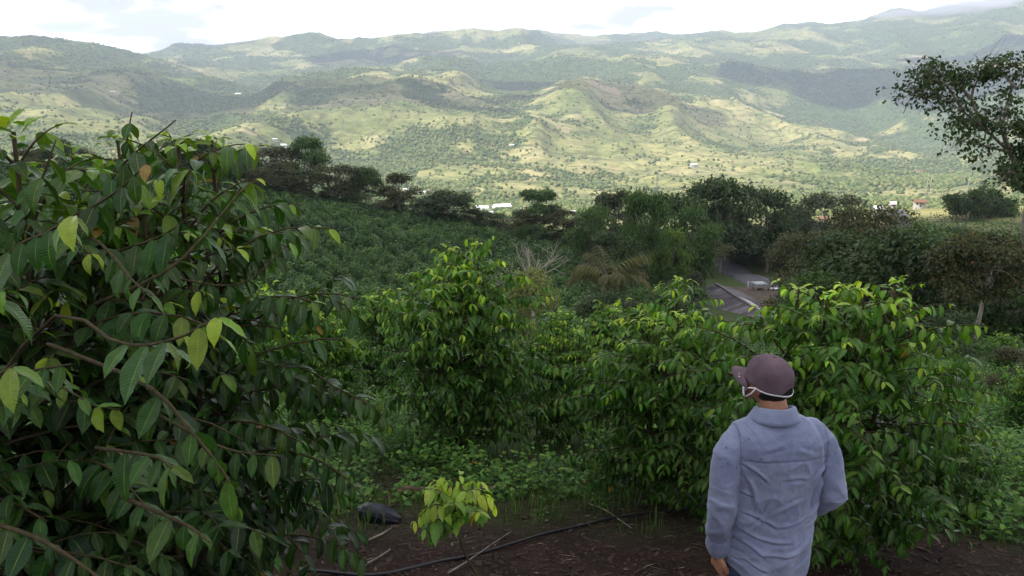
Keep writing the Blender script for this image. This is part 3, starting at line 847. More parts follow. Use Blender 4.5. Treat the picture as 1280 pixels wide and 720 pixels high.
mS = N('straw'); rr_ = mS.attr('tone')
M_STRAW = mS.done(mS.bsdf(mS.ramp(rr_, [(0, (0.05, 0.032, 0.02)), (0.6, (0.15, 0.11, 0.07)), (1, (0.36, 0.30, 0.22))]), 0.85, None, 0.2))
mS = N('dead_leaf'); rr_ = mS.attr('tone')
M_DEAD = mS.done(mS.bsdf(mS.ramp(rr_, [(0, (0.022, 0.013, 0.010)), (0.6, (0.055, 0.033, 0.022)), (1, (0.14, 0.095, 0.06))]), 0.8, None, 0.25))
acc = Acc()
n = 2600
X = rg.uniform(-2.6, 4.6, n); Y = rg.uniform(3.0, 8.4, n); Z = height(X, Y)
a = rg.uniform(0, 3.14, n); Ls = rg.gamma(2.0, 0.035, n) + 0.02
for i in range(n):
    dx, dy = math.cos(a[i]) * Ls[i] / 2, math.sin(a[i]) * Ls[i] / 2
    x0, y0, x1, y1 = X[i] - dx, Y[i] - dy, X[i] + dx, Y[i] + dy
    z0 = hz(x0, y0); z1 = hz(x1, y1)
    lift = rg.uniform(.002, .012)
    pts = np.array([[x0, y0, z0 + .002], [X[i] + rg.normal(0, .006), Y[i] + rg.normal(0, .006), (z0 + z1) / 2 + lift], [x1, y1, z1 + lift]])
    add_tube(acc, pts, [.0016, .002, .001], 3, tone=min(1, abs(rg.normal(.35, .3))))
straw = link('straw_litter', acc.mesh('straw_litter', M_STRAW)); tag(straw, 'dry straw and thin twigs scattered on the brown soil', 'litter', kind='stuff')
acc = Acc()
n = 34000
X = rg.uniform(-2.8, 5.0, n); Y = 3.0 + 6.0 * rg.random(n) ** 1.2; Z = height(X, Y)
a = rg.uniform(0, 6.28, n)
sz = rg.gamma(1.6, 0.0055, n) + 0.003
c, s = np.cos(a), np.sin(a)
til = rg.normal(0, .35, (n, 2))
ax = np.stack([c, s, til[:, 0]], 1) * sz[:, None]; bx = np.stack([-s, c, til[:, 1]], 1) * (sz * rg.uniform(.3, .7, n))[:, None]
ce = np.stack([X, Y, Z + .004 + sz * .25], 1)
V = np.stack([ce - ax, ce - bx * .9 + ax * .1 + UP * .003, ce + ax, ce + bx], 1).reshape(-1, 3)
acc.add(V, np.arange(4 * n).reshape(n, 4), tone=np.repeat(np.clip(np.abs(rg.normal(.25, .25, n)), 0, 1), 4))
dl = link('leaf_litter', acc.mesh('leaf_litter', M_DEAD)); tag(dl, 'crumbled dead leaves covering the dark soil', 'litter', kind='stuff')

# ------------------------------------------------------------------ trees
def tree_mesh(seed, shape, n_leaf=5200, leaf=0.30, tm=TL_LO):
    """unit tree: height 1, crown half-width 0.5. shape: round, flat, tall, sparse"""
    rg = np.random.default_rng(seed)
    fol, wood = Acc(), Acc()
    z0, z1 = {'round': (0.28, 1.0), 'flat': (0.50, 0.95), 'tall': (0.22, 1.0), 'sparse': (0.35, 1.0), 'bush': (0.02, 1.0), 'high': (0.50, 1.0)}[shape]
    nl = {'round': 34, 'flat': 26, 'tall': 30, 'sparse': 17, 'bush': 22, 'high': 26}[shape]
    trunk_top = np.array([rg.normal(0, .03), rg.normal(0, .03), z0 + 0.45 * (z1 - z0)])
    C = spline([(0, 0, -0.06), (rg.normal(0, .015), rg.normal(0, .015), z0 * .6), trunk_top], 8)
    tr = 0.022 if shape != 'bush' else 0.012
    add_tube(wood, C, np.linspace(tr * 1.25, tr * 0.5, 8), 7)
    lobes = []
    for i in range(nl):
        a = rg.uniform(0, 6.28); u = rg.random()
        zz = z0 + (z1 - z0) * u
        if shape == 'round': rad = 0.40 * math.sqrt(max(0, 1 - (2 * u - 0.85) ** 2 / 1.45))
        elif shape == 'flat': rad = 0.42 * math.sqrt(rg.random()); zz = z1 - 0.12 - 0.9 * (z1 - z0) * (rad / .42) ** 2 * .55 - rg.uniform(0, .22)
        elif shape == 'tall': rad = 0.36 * math.sqrt(max(0.05, 1 - (2 * u - 1) ** 2))
        elif shape == 'bush': rad = 0.38 * math.sqrt(max(0.05, 1 - u ** 2.2))
        else: rad = 0.42 * math.sqrt(max(0, 1 - (2 * u - 0.9) ** 2 / 1.4)) * rg.uniform(.6, 1.1)
        rad *= rg.uniform(0.55, 1.12)
        lr = rg.uniform(.11, .18) * (0.8 if shape == 'sparse' else 1)
        c = np.array([math.cos(a) * rad, math.sin(a) * rad, min(zz, z1 - lr * .7)])
        lobes.append((c, lr))
        s = C[rg.integers(3, 8)]
        if i % 2 == 0 or shape == 'sparse':
            mid = (s + c) / 2 + np.array([0, 0, 0.04]) + rg.normal(0, .02, 3)
            add_tube(wood, spline([s, mid, c], 6), np.linspace(tr * .42, tr * .1, 6), 4)
    per = n_leaf // nl
    flat = 0.8
    for c, lr in lobes:
        dv = nrmz(rg.normal(0, 1, (per, 3)))
        dv[:, 2] = np.where(dv[:, 2] < -0.35, -dv[:, 2] * .6, dv[:, 2])
        rad = lr * (0.55 + 0.55 * rg.random((per, 1)) ** 0.6) * (1 + 0.35 * rg.standard_normal((per, 1)) * .5)
        pos = c + dv * rad * np.array([1.15, 1.15, flat])
        d = nrmz(dv * .8 + rg.normal(0, .6, (per, 3)) + np.array([0, 0, -.25]))
        nr = dv * .5 + UP * .9 + rg.normal(0, .35, (per, 3))
        lobe_t = rg.normal(0, .10)
        age = np.clip(.30 + .33 * dv[:, 2] + lobe_t + rg.normal(0, .10, per), 0, 1)  # leaf colour lighter towards the top of each lobe
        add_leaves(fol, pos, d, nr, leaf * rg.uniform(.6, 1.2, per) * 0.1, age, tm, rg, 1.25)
    return fol.mesh('crown'), wood.mesh('trunk')

TREE_LIB = {}
def tree_src(shape, col, var=0, fine=False, pale=False):
    key = (shape, col, var, fine, pale)
    if key not in TREE_LIB:
        mk = (shape, var, fine)
        if mk not in TREE_LIB:
            TREE_LIB[mk] = tree_mesh(hash_seed(mk), shape, 11000 if fine else 5600, 0.36 if fine else 0.50, TL_LO if fine else TL_LO)
        cm, wm = TREE_LIB[mk]
        cm = cm.copy(); cm.materials.clear(); cm.materials.append(TREE_MATS[col])
        wm = wm.copy(); wm.materials.clear(); wm.materials.append(M_BARKP if pale else M_BARK)
        TREE_LIB[key] = (cm, wm)
    return TREE_LIB[key]
def hash_seed(k):
    return sum(ord(ch) * (i + 3) for i, ch in enumerate(str(k))) % 99991

trg = np.random.default_rng(404)
def tree(px, ptop, Y, wpx, shape, col, label, group=None, var=0, fine=False, pale=False, cat='tree', name='tree', sink=0.0):
    """tree standing on the terrain at distance Y, top seen at photo row ptop, crown about wpx wide there"""
    top = at(px, ptop, Y)
    g = hz(top.x, Y) - sink
    H = max(top.z - g, 1.0); W = wpx / F * Y
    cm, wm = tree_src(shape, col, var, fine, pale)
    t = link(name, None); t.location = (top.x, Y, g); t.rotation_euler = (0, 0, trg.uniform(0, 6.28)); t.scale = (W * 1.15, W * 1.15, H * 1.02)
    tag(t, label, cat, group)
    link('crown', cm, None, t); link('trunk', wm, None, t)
    return t

# tree line along the top of the plantation
tree(238, 176, 236, 78, 'round', 'dark', 'broad dark tree at the left end of the tree line above the plantation', var=1)
tree(328, 186, 238, 92, 'round', 'brown', 'wide flat-topped brownish tree on the plantation crest, left of the small upright green one')
tree(290, 196, 232, 60, 'round', 'dark', 'low dark tree tucked left of the wide flat-topped brownish one on the crest')
tree(385, 173, 240, 44, 'tall', 'green', 'small upright green tree rising highest above the plantation crest')
tree(360, 205, 228, 60, 'bush', 'brown', 'dark brown scrubby tree below the upright green one on the crest', var=1)
tree(418, 208, 230, 62, 'round', 'brown', 'brown rounded tree between the upright green tree and the light umbrella-shaped one')
tree(456, 203, 232, 38, 'flat', 'green', 'small umbrella-shaped green tree on the plantation crest', var=1)
tree(498, 219, 228, 56, 'sparse', 'brown', 'thin see-through brownish tree on the crest left of the white roofs')
tree(560, 233, 222, 66, 'flat', 'dark', 'dark spreading tree just left of the white greenhouse roofs', var=2)
tree(530, 250, 218, 50, 'bush', 'dark', 'low dark scrub tree at the foot of the spreading one on the crest')
tree(672, 241, 205, 66, 'sparse', 'green', 'open-crowned green tree just right of the white greenhouse roofs', var=1)
tree(655, 262, 200, 50, 'bush', 'brown', 'low brown tree under the open-crowned green one')
tree(704, 262, 200, 46, 'sparse', 'brown', 'thin brown tree in front of the valley floor, right of the open-crowned green one', var=2)
gc = 'scrubby trees along the plantation crest'
for i in range(34):
    px = 60 + 700 * (i + trg.random()) / 34; Y = trg.uniform(214, 244) - 35 * sstep(560, 760, px)
    g = on_ground(px, Y); sh = ['bush', 'round', 'bush', 'round'][i % 4]; cl = ['brown', 'dark', 'dark', 'brown', 'green'][i % 5]
    H = trg.uniform(4, 8.5) * (1 - .35 * float(sstep(380, 640, px))); cm, wm = tree_src(sh, cl, i % 3)
    t = link('tree', None); t.location = g; t.rotation_euler = (0, 0, trg.uniform(0, 6.28)); W = H * trg.uniform(1.2, 1.7); t.scale = (W, W, H)
    tag(t, 'low scrubby tree in the continuous dark band along the plantation crest', 'tree', gc)
    link('crown', cm, None, t); link('trunk', wm, None, t)
# centre group
tree(770, 240, 150, 62, 'sparse', 'grey', 'sparse grey-green tree behind the pale-trunked one', var=3)
tree(806, 244, 108, 58, 'high', 'green', 'tall green tree on a long pale trunk in the centre of the wood', var=1, fine=True, pale=True)
tree(845, 249, 140, 70, 'round', 'dark', 'dark rounded tree right behind the pale-trunked one')
tree(740, 262, 140, 56, 'round', 'green', 'green tree at the left end of the centre wood')
tree(838, 290, 112, 46, 'round', 'lime', 'bright green small tree right beside the pale trunk', var=2)
tree(870, 262, 125, 60, 'tall', 'green', 'upright green tree between the pale-trunked tree and the big domed one', var=2)
tree(905, 228, 190, 100, 'round', 'dark', 'big domed dark tree standing highest over the wood', var=3)
tree(965, 241, 200, 62, 'round', 'dark', 'dark rounded tree immediately right of the big domed one')
tree(872, 292, 175, 74, 'flat', 'brown', 'brown-leaved tree with pale stems at the left end of the road', var=1, fine=True, pale=True)
tree(925, 278, 215, 90, 'round', 'grey', 'grey-green tree above the road bend', var=2)
tree(990, 262, 222, 60, 'round', 'green', 'green tree above the right end of the road', var=3)
tree(960, 300, 222, 70, 'bush', 'green', 'rounded green shrub-like tree on the bank above the road', var=2)
tree(786, 300, 90, 50, 'bush', 'dark', 'dark thicket tree left of the pale trunk', var=2)
tree(765, 330, 70, 60, 'bush', 'dark', 'dark low tree behind the dry palm')
tree(905, 262, 205, 60, 'tall', 'brown', 'brownish tree in front of the big domed one', var=1)
# right wood
tree(1040, 246, 210, 80, 'round', 'grey', 'bluish dark tree below the far huts at the right')
tree(1000, 284, 120, 80, 'flat', 'brown', 'reddish-brown flat tree right of the road', var=2, fine=True)
tree(1085, 262, 95, 110, 'round', 'brown', 'large brown-leaved tree in the middle of the right-hand wood', var=2, fine=True)
tree(1028, 292, 82, 96, 'round', 'brown', 'brown-tinged tree behind the corrugated roof yard', var=3, fine=True)
tree(1140, 284, 110, 90, 'round', 'green', 'green tree between the large brown-leaved one and the bamboo', var=1)
tree(1195, 290, 110, 90, 'round', 'dark', 'dark green tree below the bamboo clump', var=2)
tree(1250, 285, 120, 80, 'flat', 'green', 'green tree at the right edge below the lit field')
tree(1120, 318, 66, 80, 'round', 'dark', 'dark tree in the hollow of the right-hand wood', var=3)
tree(1165, 305, 60, 76, 'round', 'dark', 'dull dark tree left of the big-leaved tree at the right edge', var=1, fine=True)
tree(1236, 300, 30, 124, 'high', 'brown', 'big-leaved brownish tree with a pale trunk near the right edge', var=4, fine=True, pale=True)
tree(1080, 352, 40, 70, 'bush', 'dark', 'dark shrub above the coffee bush behind the man')
tree(1150, 345, 36, 90, 'flat', 'green', 'low feathery green tree with layered branches at the right', var=3, fine=True)
tree(1195, 392, 24, 70, 'bush', 'dark', 'dark shrub under the big-leaved tree')
tree(1278, 440, 15, 80, 'bush', 'brown', 'purplish-brown shrub at the right edge', fine=True)
tree(1235, 300, 140, 60, 'round', 'dark', 'dark tree behind the big-leaved one at the right edge', var=1)
tree(935, 314, 215, 46, 'bush', 'dark', 'dark bush overhanging the far side of the road')
tree(1004, 342, 120, 50, 'bush', 'dark', 'dark hedge-like bush behind the little shelter', var=1)
tree(846, 352, 74, 50, 'bush', 'green', 'green bush left of the corrugated roof', var=1)
tree(800, 362, 48, 56, 'bush', 'green', 'light green bush in front of the banana plants')
tree(735, 370, 45, 50, 'bush', 'grey', 'greyish bush left of the dry palm', var=1)
# olive shrub and bare tree
tree(660, 334, 26, 84, 'bush', 'olive', 'feathery olive-yellow shrub right of the tall domed coffee bush', var=3, fine=True, cat='shrub', name='shrub')

# dense undergrowth trees of the wood
gw = 'background trees filling the wood below the road'
woods = [('dark', 'round'), ('green', 'round'), ('brown', 'round'), ('grey', 'flat'), ('dark', 'bush'), ('green', 'bush'), ('dark', 'tall')]
cnt = 0
for i in range(900):
    px = trg.uniform(730, 1400); Y = math.exp(trg.uniform(math.log(34), math.log(255)))
    g = on_ground(px, Y)
    # leave the road, yard and roof open
    cx = 640 + F * g.x / (CP * Y - SP * g.z)
    if 872 < cx < 1003 and Y < 212: continue
    if cx > 1105 and Y > 150: continue
    if cx > 1000 and 128 < Y and cx < 1105 and Y > 235: continue
    col, sh = woods[trg.integers(0, len(woods))]
    H = trg.uniform(3.5, 6.5) if Y < 90 else trg.uniform(5, 9.5)
    if 862 < cx < 1010: H = trg.uniform(4, 7)
    if cx < 862 and Y < 90: H = trg.uniform(2.5, 4.5)
    ptop = 360 - F * math.tan(math.atan2(g.z + H, Y) + P_)
    if (cx < 872 and Y < 112 and ptop < 356) or (cx > 1095 and ptop < 288) or ptop < 255: continue
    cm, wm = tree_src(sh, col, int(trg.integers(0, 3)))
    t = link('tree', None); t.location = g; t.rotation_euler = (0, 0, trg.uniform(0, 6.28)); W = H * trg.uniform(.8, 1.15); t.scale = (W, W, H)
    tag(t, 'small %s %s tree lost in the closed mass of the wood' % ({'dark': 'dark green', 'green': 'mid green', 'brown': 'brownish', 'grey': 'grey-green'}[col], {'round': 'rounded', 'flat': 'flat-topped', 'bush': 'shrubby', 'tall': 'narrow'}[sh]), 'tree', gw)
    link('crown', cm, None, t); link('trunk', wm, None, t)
    cnt += 1
    if cnt >= 150: break
print('wood trees', cnt)

# bare grey dead tree behind the olive shrub
def dead_tree(loc, H, seed, label):
    rg = np.random.default_rng(seed); w = Acc()
    def grow(p, d, L, r, lev):
        C = spline([p, p + d * L * .5 + rg.normal(0, .04 * L, 3), p + d * L], 5)
        add_tube(w, C, np.linspace(r, r * .55, 5), 4)
        if lev == 0: return
        for i in range(4 if lev > 1 else 3):
            s = C[rg.integers(2, 5)]
            grow(s, nrmz(d + rg.normal(0, .5, 3) + np.array([0, 0, .15])), L * rg.uniform(.5, .75), r * .5, lev - 1)
    grow(np.zeros(3), UP, H * .38, H * .014, 4)
    o = link('bare_tree', w.mesh('bare_tree', M_BARKP, ), None, None, loc)
    return tag(o, label, 'tree')
dead_tree(on_ground(662, 36), 6.2, 3, 'leafless grey tree sticking up behind the olive shrub')
tag_shrub = dead_tree(on_ground(1085, 33), 3.6, 8, 'leafless twiggy sapling above the coffee bush behind the man')

# tall tree at the right edge, leafy limbs reaching in
def limb_tree():
    Y = 30.0
    b = np.array(on_ground(1330, Y)); t = link('tree', None); t.location = b
    tag(t, 'tall tree at the right edge whose leafy limbs reach over the valley view', 'tree')
    rg = np.random.default_rng(15); fol, wood = Acc(), Acc()
    Q = lambda px, py, dy=0: np.array(at(px, py, Y + dy)) - b
    trunk = spline([(0, 0, -.3), Q(1300, 380), Q(1282, 300), Q(1284, 240), Q(1262, 190), Q(1252, 160, .5)], 16)
    add_tube(wood, trunk, np.linspace(.18, .07, 16), 8)
    limbs = [[Q(1262, 190), Q(1235, 165, -.5), Q(1205, 140, -1), Q(1175, 120, -1)], [Q(1235, 165, -.5), Q(1215, 125), Q(1225, 95), Q(1240, 80)],
             [Q(1252, 160), Q(1262, 120, .5), Q(1270, 90, .5), Q(1300, 80, .5)], [Q(1262, 190), Q(1230, 182, -1), Q(1200, 176, -1.5)],
             [Q(1205, 140, -1), Q(1180, 104, -1), Q(1150, 98, -1)], [Q(1175, 120, -1), Q(1155, 122, -1), Q(1140, 118, -1.5)],
             [Q(1278, 240), Q(1262, 215, -1), Q(1248, 232, -1.5)], [Q(1272, 200), Q(1300, 170, 1), Q(1330, 150, 1)], [Q(1215, 125), Q(1190, 98, .5), Q(1165, 88, .5)],
             [Q(1235, 165), Q(1222, 152, 1), Q(1200, 152, 1.4), Q(1185, 154, 1)], [Q(1270, 110), Q(1250, 90, 1), Q(1228, 82, 1)], [Q(1278, 240), Q(1300, 210), Q(1330, 200)], [Q(1262, 190), Q(1250, 150, -1), Q(1262, 140, -1.5)]]
    for C in limbs:
        C = spline(C, 12); add_tube(wood, C, np.linspace(.065, .015, 12), 5)
        for i in range(4, 12):
            for j in range(3):
                tw = spline([C[i], C[i] + rg.normal(0, .25, 3) + [0, 0, .1], C[i] + rg.normal(0, .32, 3) + [0, 0, .1]], 5)
                add_tube(wood, tw, np.linspace(.012, .004, 5), 3)
                k = 13
                pos = tw[-1] + rg.normal(0, 1, (k, 3)) * np.array([.27, .27, .06])
                add_leaves(fol, pos, rg.normal(0, 1, (k, 3)) + [0, 0, -.3], UP + rg.normal(0, .5, (k, 3)), rg.uniform(.10, .19, k), np.clip(rg.normal(.35, .2, k), 0, 1), TL_WIDE, rg)
    # heavy lower mass
    for (px, py, s, n_) in [(1280, 158, .5, 350), (1288, 190, .7, 900), (1279, 226, .45, 650), (1315, 150, .6, 500), (1262, 212, .3, 250), (1235, 92, .35, 250), (1200, 98, .35, 200), (1165, 100, .3, 160), (1330, 160, 1.2, 900)]:
        c = Q(px, py)
        pos = c + rg.normal(0, 1, (n_, 3)) * np.array([.62, .6, .35]) * s
        add_leaves(fol, pos, rg.normal(0, 1, (n_, 3)) + [0, 0, -.3], UP + rg.normal(0, .5, (n_, 3)), rg.uniform(.10, .19, n_), np.clip(rg.normal(.3, .2, n_), 0, 1), TL_WIDE, rg)
    for v_ in fol.V: v_[:, 2] = np.minimum(v_[:, 2], Q(1250, 72)[2] + .15 * np.sin(v_[:, 0] * 3) + .1 * np.sin(v_[:, 1] * 5 + v_[:, 0] * 7))
    link('crown', fol.mesh('crown', TREE_MATS['dark']), None, t); link('trunk', wood.mesh('trunk', M_BARK), None, t)
limb_tree()

# bamboo clump
def bamboo():
    rg = np.random.default_rng(61); fol, wood = Acc(), Acc()
    Y = 285.0; b = np.array(on_ground(1197, Y)); b[2] -= .5
    t = link('bamboo_clump', None); t.location = b
    tag(t, 'dense feathery bamboo clump beside the sunlit field at the right', 'bamboo')
    for i in range(150):
        a = rg.uniform(0, 6.28); r = 11.5 * math.sqrt(rg.random())
        p = np.array([math.cos(a) * r, math.sin(a) * r * .6, 0])
        ztop = (np.array(at(1197, 237, Y)) - b)[2] * rg.uniform(.6, 1.05) * (1 - .38 * (r / 11.5) ** 2) * (.9 + .22 * math.sin(p[0] * .55 + 1))
        out = nrmz(np.array([p[0], p[1], 0]) + rg.normal(0, 2.5, 3) * [1, 1, 0]) * rg.uniform(.6, 2.6)
        C = spline([p, p + [0, 0, ztop * .6] + out * .2, p + [0, 0, ztop] + out * .7, p + [0, 0, ztop * .96] + out * 1.2], 10)
        add_tube(wood, C, np.linspace(.07, .02, 10), 4)
        k = 75
        q = rg.uniform(.15, 1, k)
        pos = np.stack([np.interp(q, np.linspace(0, 1, 10), C[:, j]) for j in range(3)], 1) + rg.normal(0, .5, (k, 3))
        add_leaves(fol, pos, rg.normal(0, .6, (k, 3)) + [0, 0, .2] + out * .2, rg.normal(0, 1, (k, 3)), rg.uniform(.6, 1.3, k), np.clip(.2 + .5 * q + rg.normal(0, .1, k), 0, 1), TL_LO, rg, .8)
    link('foliage', fol.mesh('foliage', TREE_MATS['dark']), None, t); link('canes', wood.mesh('canes', M_BARK), None, t)
bamboo()

# banana plants and dry palm
def fronds(name, loc, H, n, fl, col, seed, label, cat, tmpl, up=(0.5, 1.2), droop=1.4, dryc=None, pinn=False, trunk_r=.08):
    rg = np.random.default_rng(seed); fol, wood = Acc(), Acc()
    add_tube(wood, spline([(0, 0, -.1), (.05, 0, H * .5), (0, .03, H)], 8), np.linspace(trunk_r, trunk_r * .7, 8), 7)
    for i in range(n):
        az = i * 2.4 + rg.uniform(-.3, .3)
        C = branch_curve(np.array([0, 0, H]), az, rg.uniform(*up), fl * rg.uniform(.8, 1.15), droop * rg.uniform(.7, 1.2), rg, 12)
        add_tube(wood, C, np.linspace(.02, .006, 12), 3)
        T = nrmz(np.gradient(C, axis=0)); S = nrmz(np.cross(T, UP))
        if pinn:
            for sg in (-1, 1):
                for r_ in range(4):
                    q = np.linspace(.12, 1, 12) + rg.uniform(-.04, .04)
                    q = np.clip(q, 0, 1)
                    pos = np.stack([np.interp(q, np.linspace(0, 1, 12), C[:, j]) for j in range(3)], 1)
                    d = S * sg * .8 + T * .7 - UP * rg.uniform(.2, .9)
                    add_leaves(fol, pos, d, UP + S * sg * .3 + rg.normal(0, .2, (12, 3)), fl * .30 * (1 - .5 * np.abs(q - .4)), np.clip(rg.normal(.5, .15, 12), 0, 1), TL_BLADE, rg, 1.6)
        else:
            w = fl * .13 * np.sin(math.pi * np.linspace(0.02, .98, 12)) ** .6
            V = np.concatenate([C - S * w[:, None] + UP * w[:, None] * .1, C, C + S * w[:, None] + UP * w[:, None] * .1])
            I = np.arange(36).reshape(3, 12)
            Fq = np.concatenate([np.stack([I[a_, :-1], I[a_, 1:], I[a_ + 1, 1:], I[a_ + 1, :-1]], 1) for a_ in (0, 1)])
            st = np.concatenate([np.stack([np.full(12, s_), np.linspace(0, 1, 12), np.full(12, rg.random())], 1) for s_ in (-1, 0, 1)])
            fol.add(V, Fq, lf=st, age=np.full(36, rg.uniform(.3, .7)))
    t = link(name, None); t.location = loc; tag(t, label, cat)
    link('fronds', fol.mesh('fronds', col), None, t); link('trunk', wood.mesh('trunk', M_BARK), None, t)
    return t
M_DRYPALM = leaf_material('dry_palm_frond', (0.06, 0.065, 0.025), (0.17, 0.165, 0.07), False, 0.0, 0.7, 0.2, 0.25)
fronds('palm', on_ground(756, 40), 3.6, 16, 2.5, M_DRYPALM, 5, 'dry-looking palm with drooping straw-coloured fronds in front of the centre wood', 'palm', None, pinn=True, droop=1.6, trunk_r=.12)
fronds('banana_plant', on_ground(832, 66), 1.9, 8, 2.1, TREE_MATS['green'], 6, 'banana plant at the foot of the pale-trunked tree, higher of the two', 'banana plant', None, up=(.7, 1.3))
fronds('banana_plant', on_ground(822, 56), 1.1, 8, 1.9, TREE_MATS['lime'], 7, 'banana plant below the other one, nearer and brighter', 'banana plant', None, up=(.8, 1.4))
fronds('banana_plant', on_ground(1128, 46), 1.4, 8, 1.7, TREE_MATS['green'], 9, 'banana plant in the hollow left of the big-leaved tree at the right', 'banana plant', None, up=(.8, 1.4))

# ------------------------------------------------------------------ coffee plantation on the slope
def shrub_mesh(seed, n, leaf):
    rg = np.random.default_rng(seed); fol = Acc()
    dv = nrmz(rg.normal(0, 1, (n, 3))); dv[:, 2] = np.abs(dv[:, 2])
    rad = .55 + .45 * rg.random((n, 1)) ** .5
    rad *= 1 + .18 * np.sin(dv[:, :1] * 6 + seed) * np.cos(dv[:, 1:2] * 5)
    pos = dv * rad * np.array([.5, .5, .95]) + [0, 0, .02]
    add_leaves(fol, pos, np.cross(dv, rg.normal(0, 1, (n, 3))) + dv * .2 + [0, 0, -.3], dv + UP * .2 + rg.normal(0, .22, (n, 3)), leaf * rg.uniform(.7, 1.2, n), np.clip(.05 + .75 * dv[:, 2] ** 1.5 + rg.normal(0, .1, n), 0, 1), TL_LO, rg, 1.3)  # light tops and dark sides: each shrub's shading put into its leaf colour
    return fol
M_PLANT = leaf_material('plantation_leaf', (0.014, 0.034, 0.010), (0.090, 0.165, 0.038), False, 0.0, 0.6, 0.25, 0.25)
u, v = np.meshgrid(np.arange(-75, 75), np.arange(0, 190))
a = 0.42
gx = u * 3.1 * math.cos(a) - v * 2.5 * math.sin(a) + 0; gy = u * 3.1 * math.sin(a) + v * 2.5 * math.cos(a) + 10
gx = (gx + trg.normal(0, .25, gx.shape)).ravel(); gy = (gy + trg.normal(0, .25, gy.shape)).ravel()
pxs = 640 + F * gx / np.maximum(gy, 1) / 0.99
k = (gy > 34) & (pxs > -160) & (pxs < 745 + 18 * fbm(gy / 9, gy * 0, 7, 2)) & (gy < 243) & (trg.random(len(gx)) < .95)
k &= ~((np.abs((gx + 60) * .55 + (gy - 150) * .83 + 6 * np.sin(gx / 17)) < 1.6) | (np.abs(gx * .95 - (gy - 120) * .3 + 40 + 5 * np.sin(gy / 20)) < 1.4)) & ~(fbm(gx / 14, gy / 14, 777, 3) > .46)
gx, gy = gx[k], gy[k]
gzv = height(gx, gy)
# ranking: nearest ones that are not covered by the foreground
ppx = 640 + F * gx / (CP * gy - SP * gzv)
vis = (gy > 60) & (ppx > 330) & (ppx < 745)
order = np.argsort(gy + np.where(vis, 0, 1e4))
near_i = order[:300]; rest = np.setdiff1d(np.arange(len(gx)), near_i)
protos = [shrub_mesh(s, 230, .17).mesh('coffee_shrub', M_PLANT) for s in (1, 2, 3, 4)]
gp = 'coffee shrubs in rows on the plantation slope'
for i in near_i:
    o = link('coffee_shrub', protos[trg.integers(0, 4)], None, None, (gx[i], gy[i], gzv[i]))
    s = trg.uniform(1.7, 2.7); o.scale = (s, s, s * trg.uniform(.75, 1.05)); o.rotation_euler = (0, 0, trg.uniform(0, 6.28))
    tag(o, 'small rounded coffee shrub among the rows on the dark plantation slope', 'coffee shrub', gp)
acc = Acc()
smalls = []
for s in (5, 6, 7):
    f = shrub_mesh(s, 75, .27)
    smalls.append((np.concatenate(f.V), f.F, {kk: np.concatenate(vv) for kk, vv in f.A.items()}))
wh = trg.integers(0, 3, len(rest))
for j, (V0, F0, A0) in enumerate(smalls):
    ii = rest[wh == j]; c = len(ii)
    s = trg.uniform(1.7, 2.8, c); th = trg.uniform(0, 6.28, c)
    V = np.empty((c, len(V0), 3))
    V[..., 0] = (V0[:, 0] * np.cos(th)[:, None] - V0[:, 1] * np.sin(th)[:, None]) * s[:, None] + gx[ii][:, None]
    V[..., 1] = (V0[:, 0] * np.sin(th)[:, None] + V0[:, 1] * np.cos(th)[:, None]) * s[:, None] + gy[ii][:, None]
    V[..., 2] = V0[:, 2] * (s * trg.uniform(.7, 1.1, c))[:, None] + gzv[ii][:, None]
    Fb = np.concatenate(F0[4])
    Fa = Fb[None] + (np.arange(c) * len(V0))[:, None, None]
    lf = np.tile(A0['lf'], (c, 1)); lf[:, 2] = (lf[:, 2] + np.repeat(trg.random(c), len(V0))) % 1
    age = np.clip(np.tile(A0['age'], c) + np.repeat(trg.normal(0, .12, c) + .30 * fbm(gx[ii] / 26, gy[ii] / 26, 778, 3), len(V0)), 0, 1)
    acc.add(V.reshape(-1, 3), Fa.reshape(-1, 4), lf=lf, age=age)
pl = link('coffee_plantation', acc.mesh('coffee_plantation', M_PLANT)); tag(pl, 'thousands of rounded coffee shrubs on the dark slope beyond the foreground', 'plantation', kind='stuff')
print('plantation', len(gx))

# scrubby ground cover on the shaded slopes and under the wood
acc = Acc()
n = 16000
Y = np.exp(trg.uniform(math.log(24), math.log(300), n)); px = trg.uniform(-60, 1340, n)
X = (px - 640) / F * CP * Y; Z = height(X, Y)
cx = 640 + F * X / (CP * Y - SP * Z)
k = ~((cx < 750) & (Y > 36) & (Y < 240)) & ~((cx > 866) & (cx < 1003) & (Y > 45) & (Y < 212))
X, Y, Z = X[k], Y[k], Z[k]
for j in range(9):
    c = len(X); s = np.clip(Y / 90, .35, 1.6)
    pos = np.stack([X + trg.normal(0, 1, c) * s * .8, Y + trg.normal(0, 1, c) * s * .8, Z + np.abs(trg.normal(0, .5, c)) * s], 1)
    add_leaves(acc, pos, trg.normal(0, 1, (c, 3)) + [0, 0, .3], UP + trg.normal(0, .5, (c, 3)), trg.uniform(.3, .6, c) * s, np.clip(trg.normal(.35, .15, c), 0, 1), TL_LO, trg, 1.3)
ug = link('undergrowth', acc.mesh('undergrowth', TREE_MATS['green'])); tag(ug, 'tangled scrub covering the slopes beneath the trees', 'undergrowth', kind='stuff')

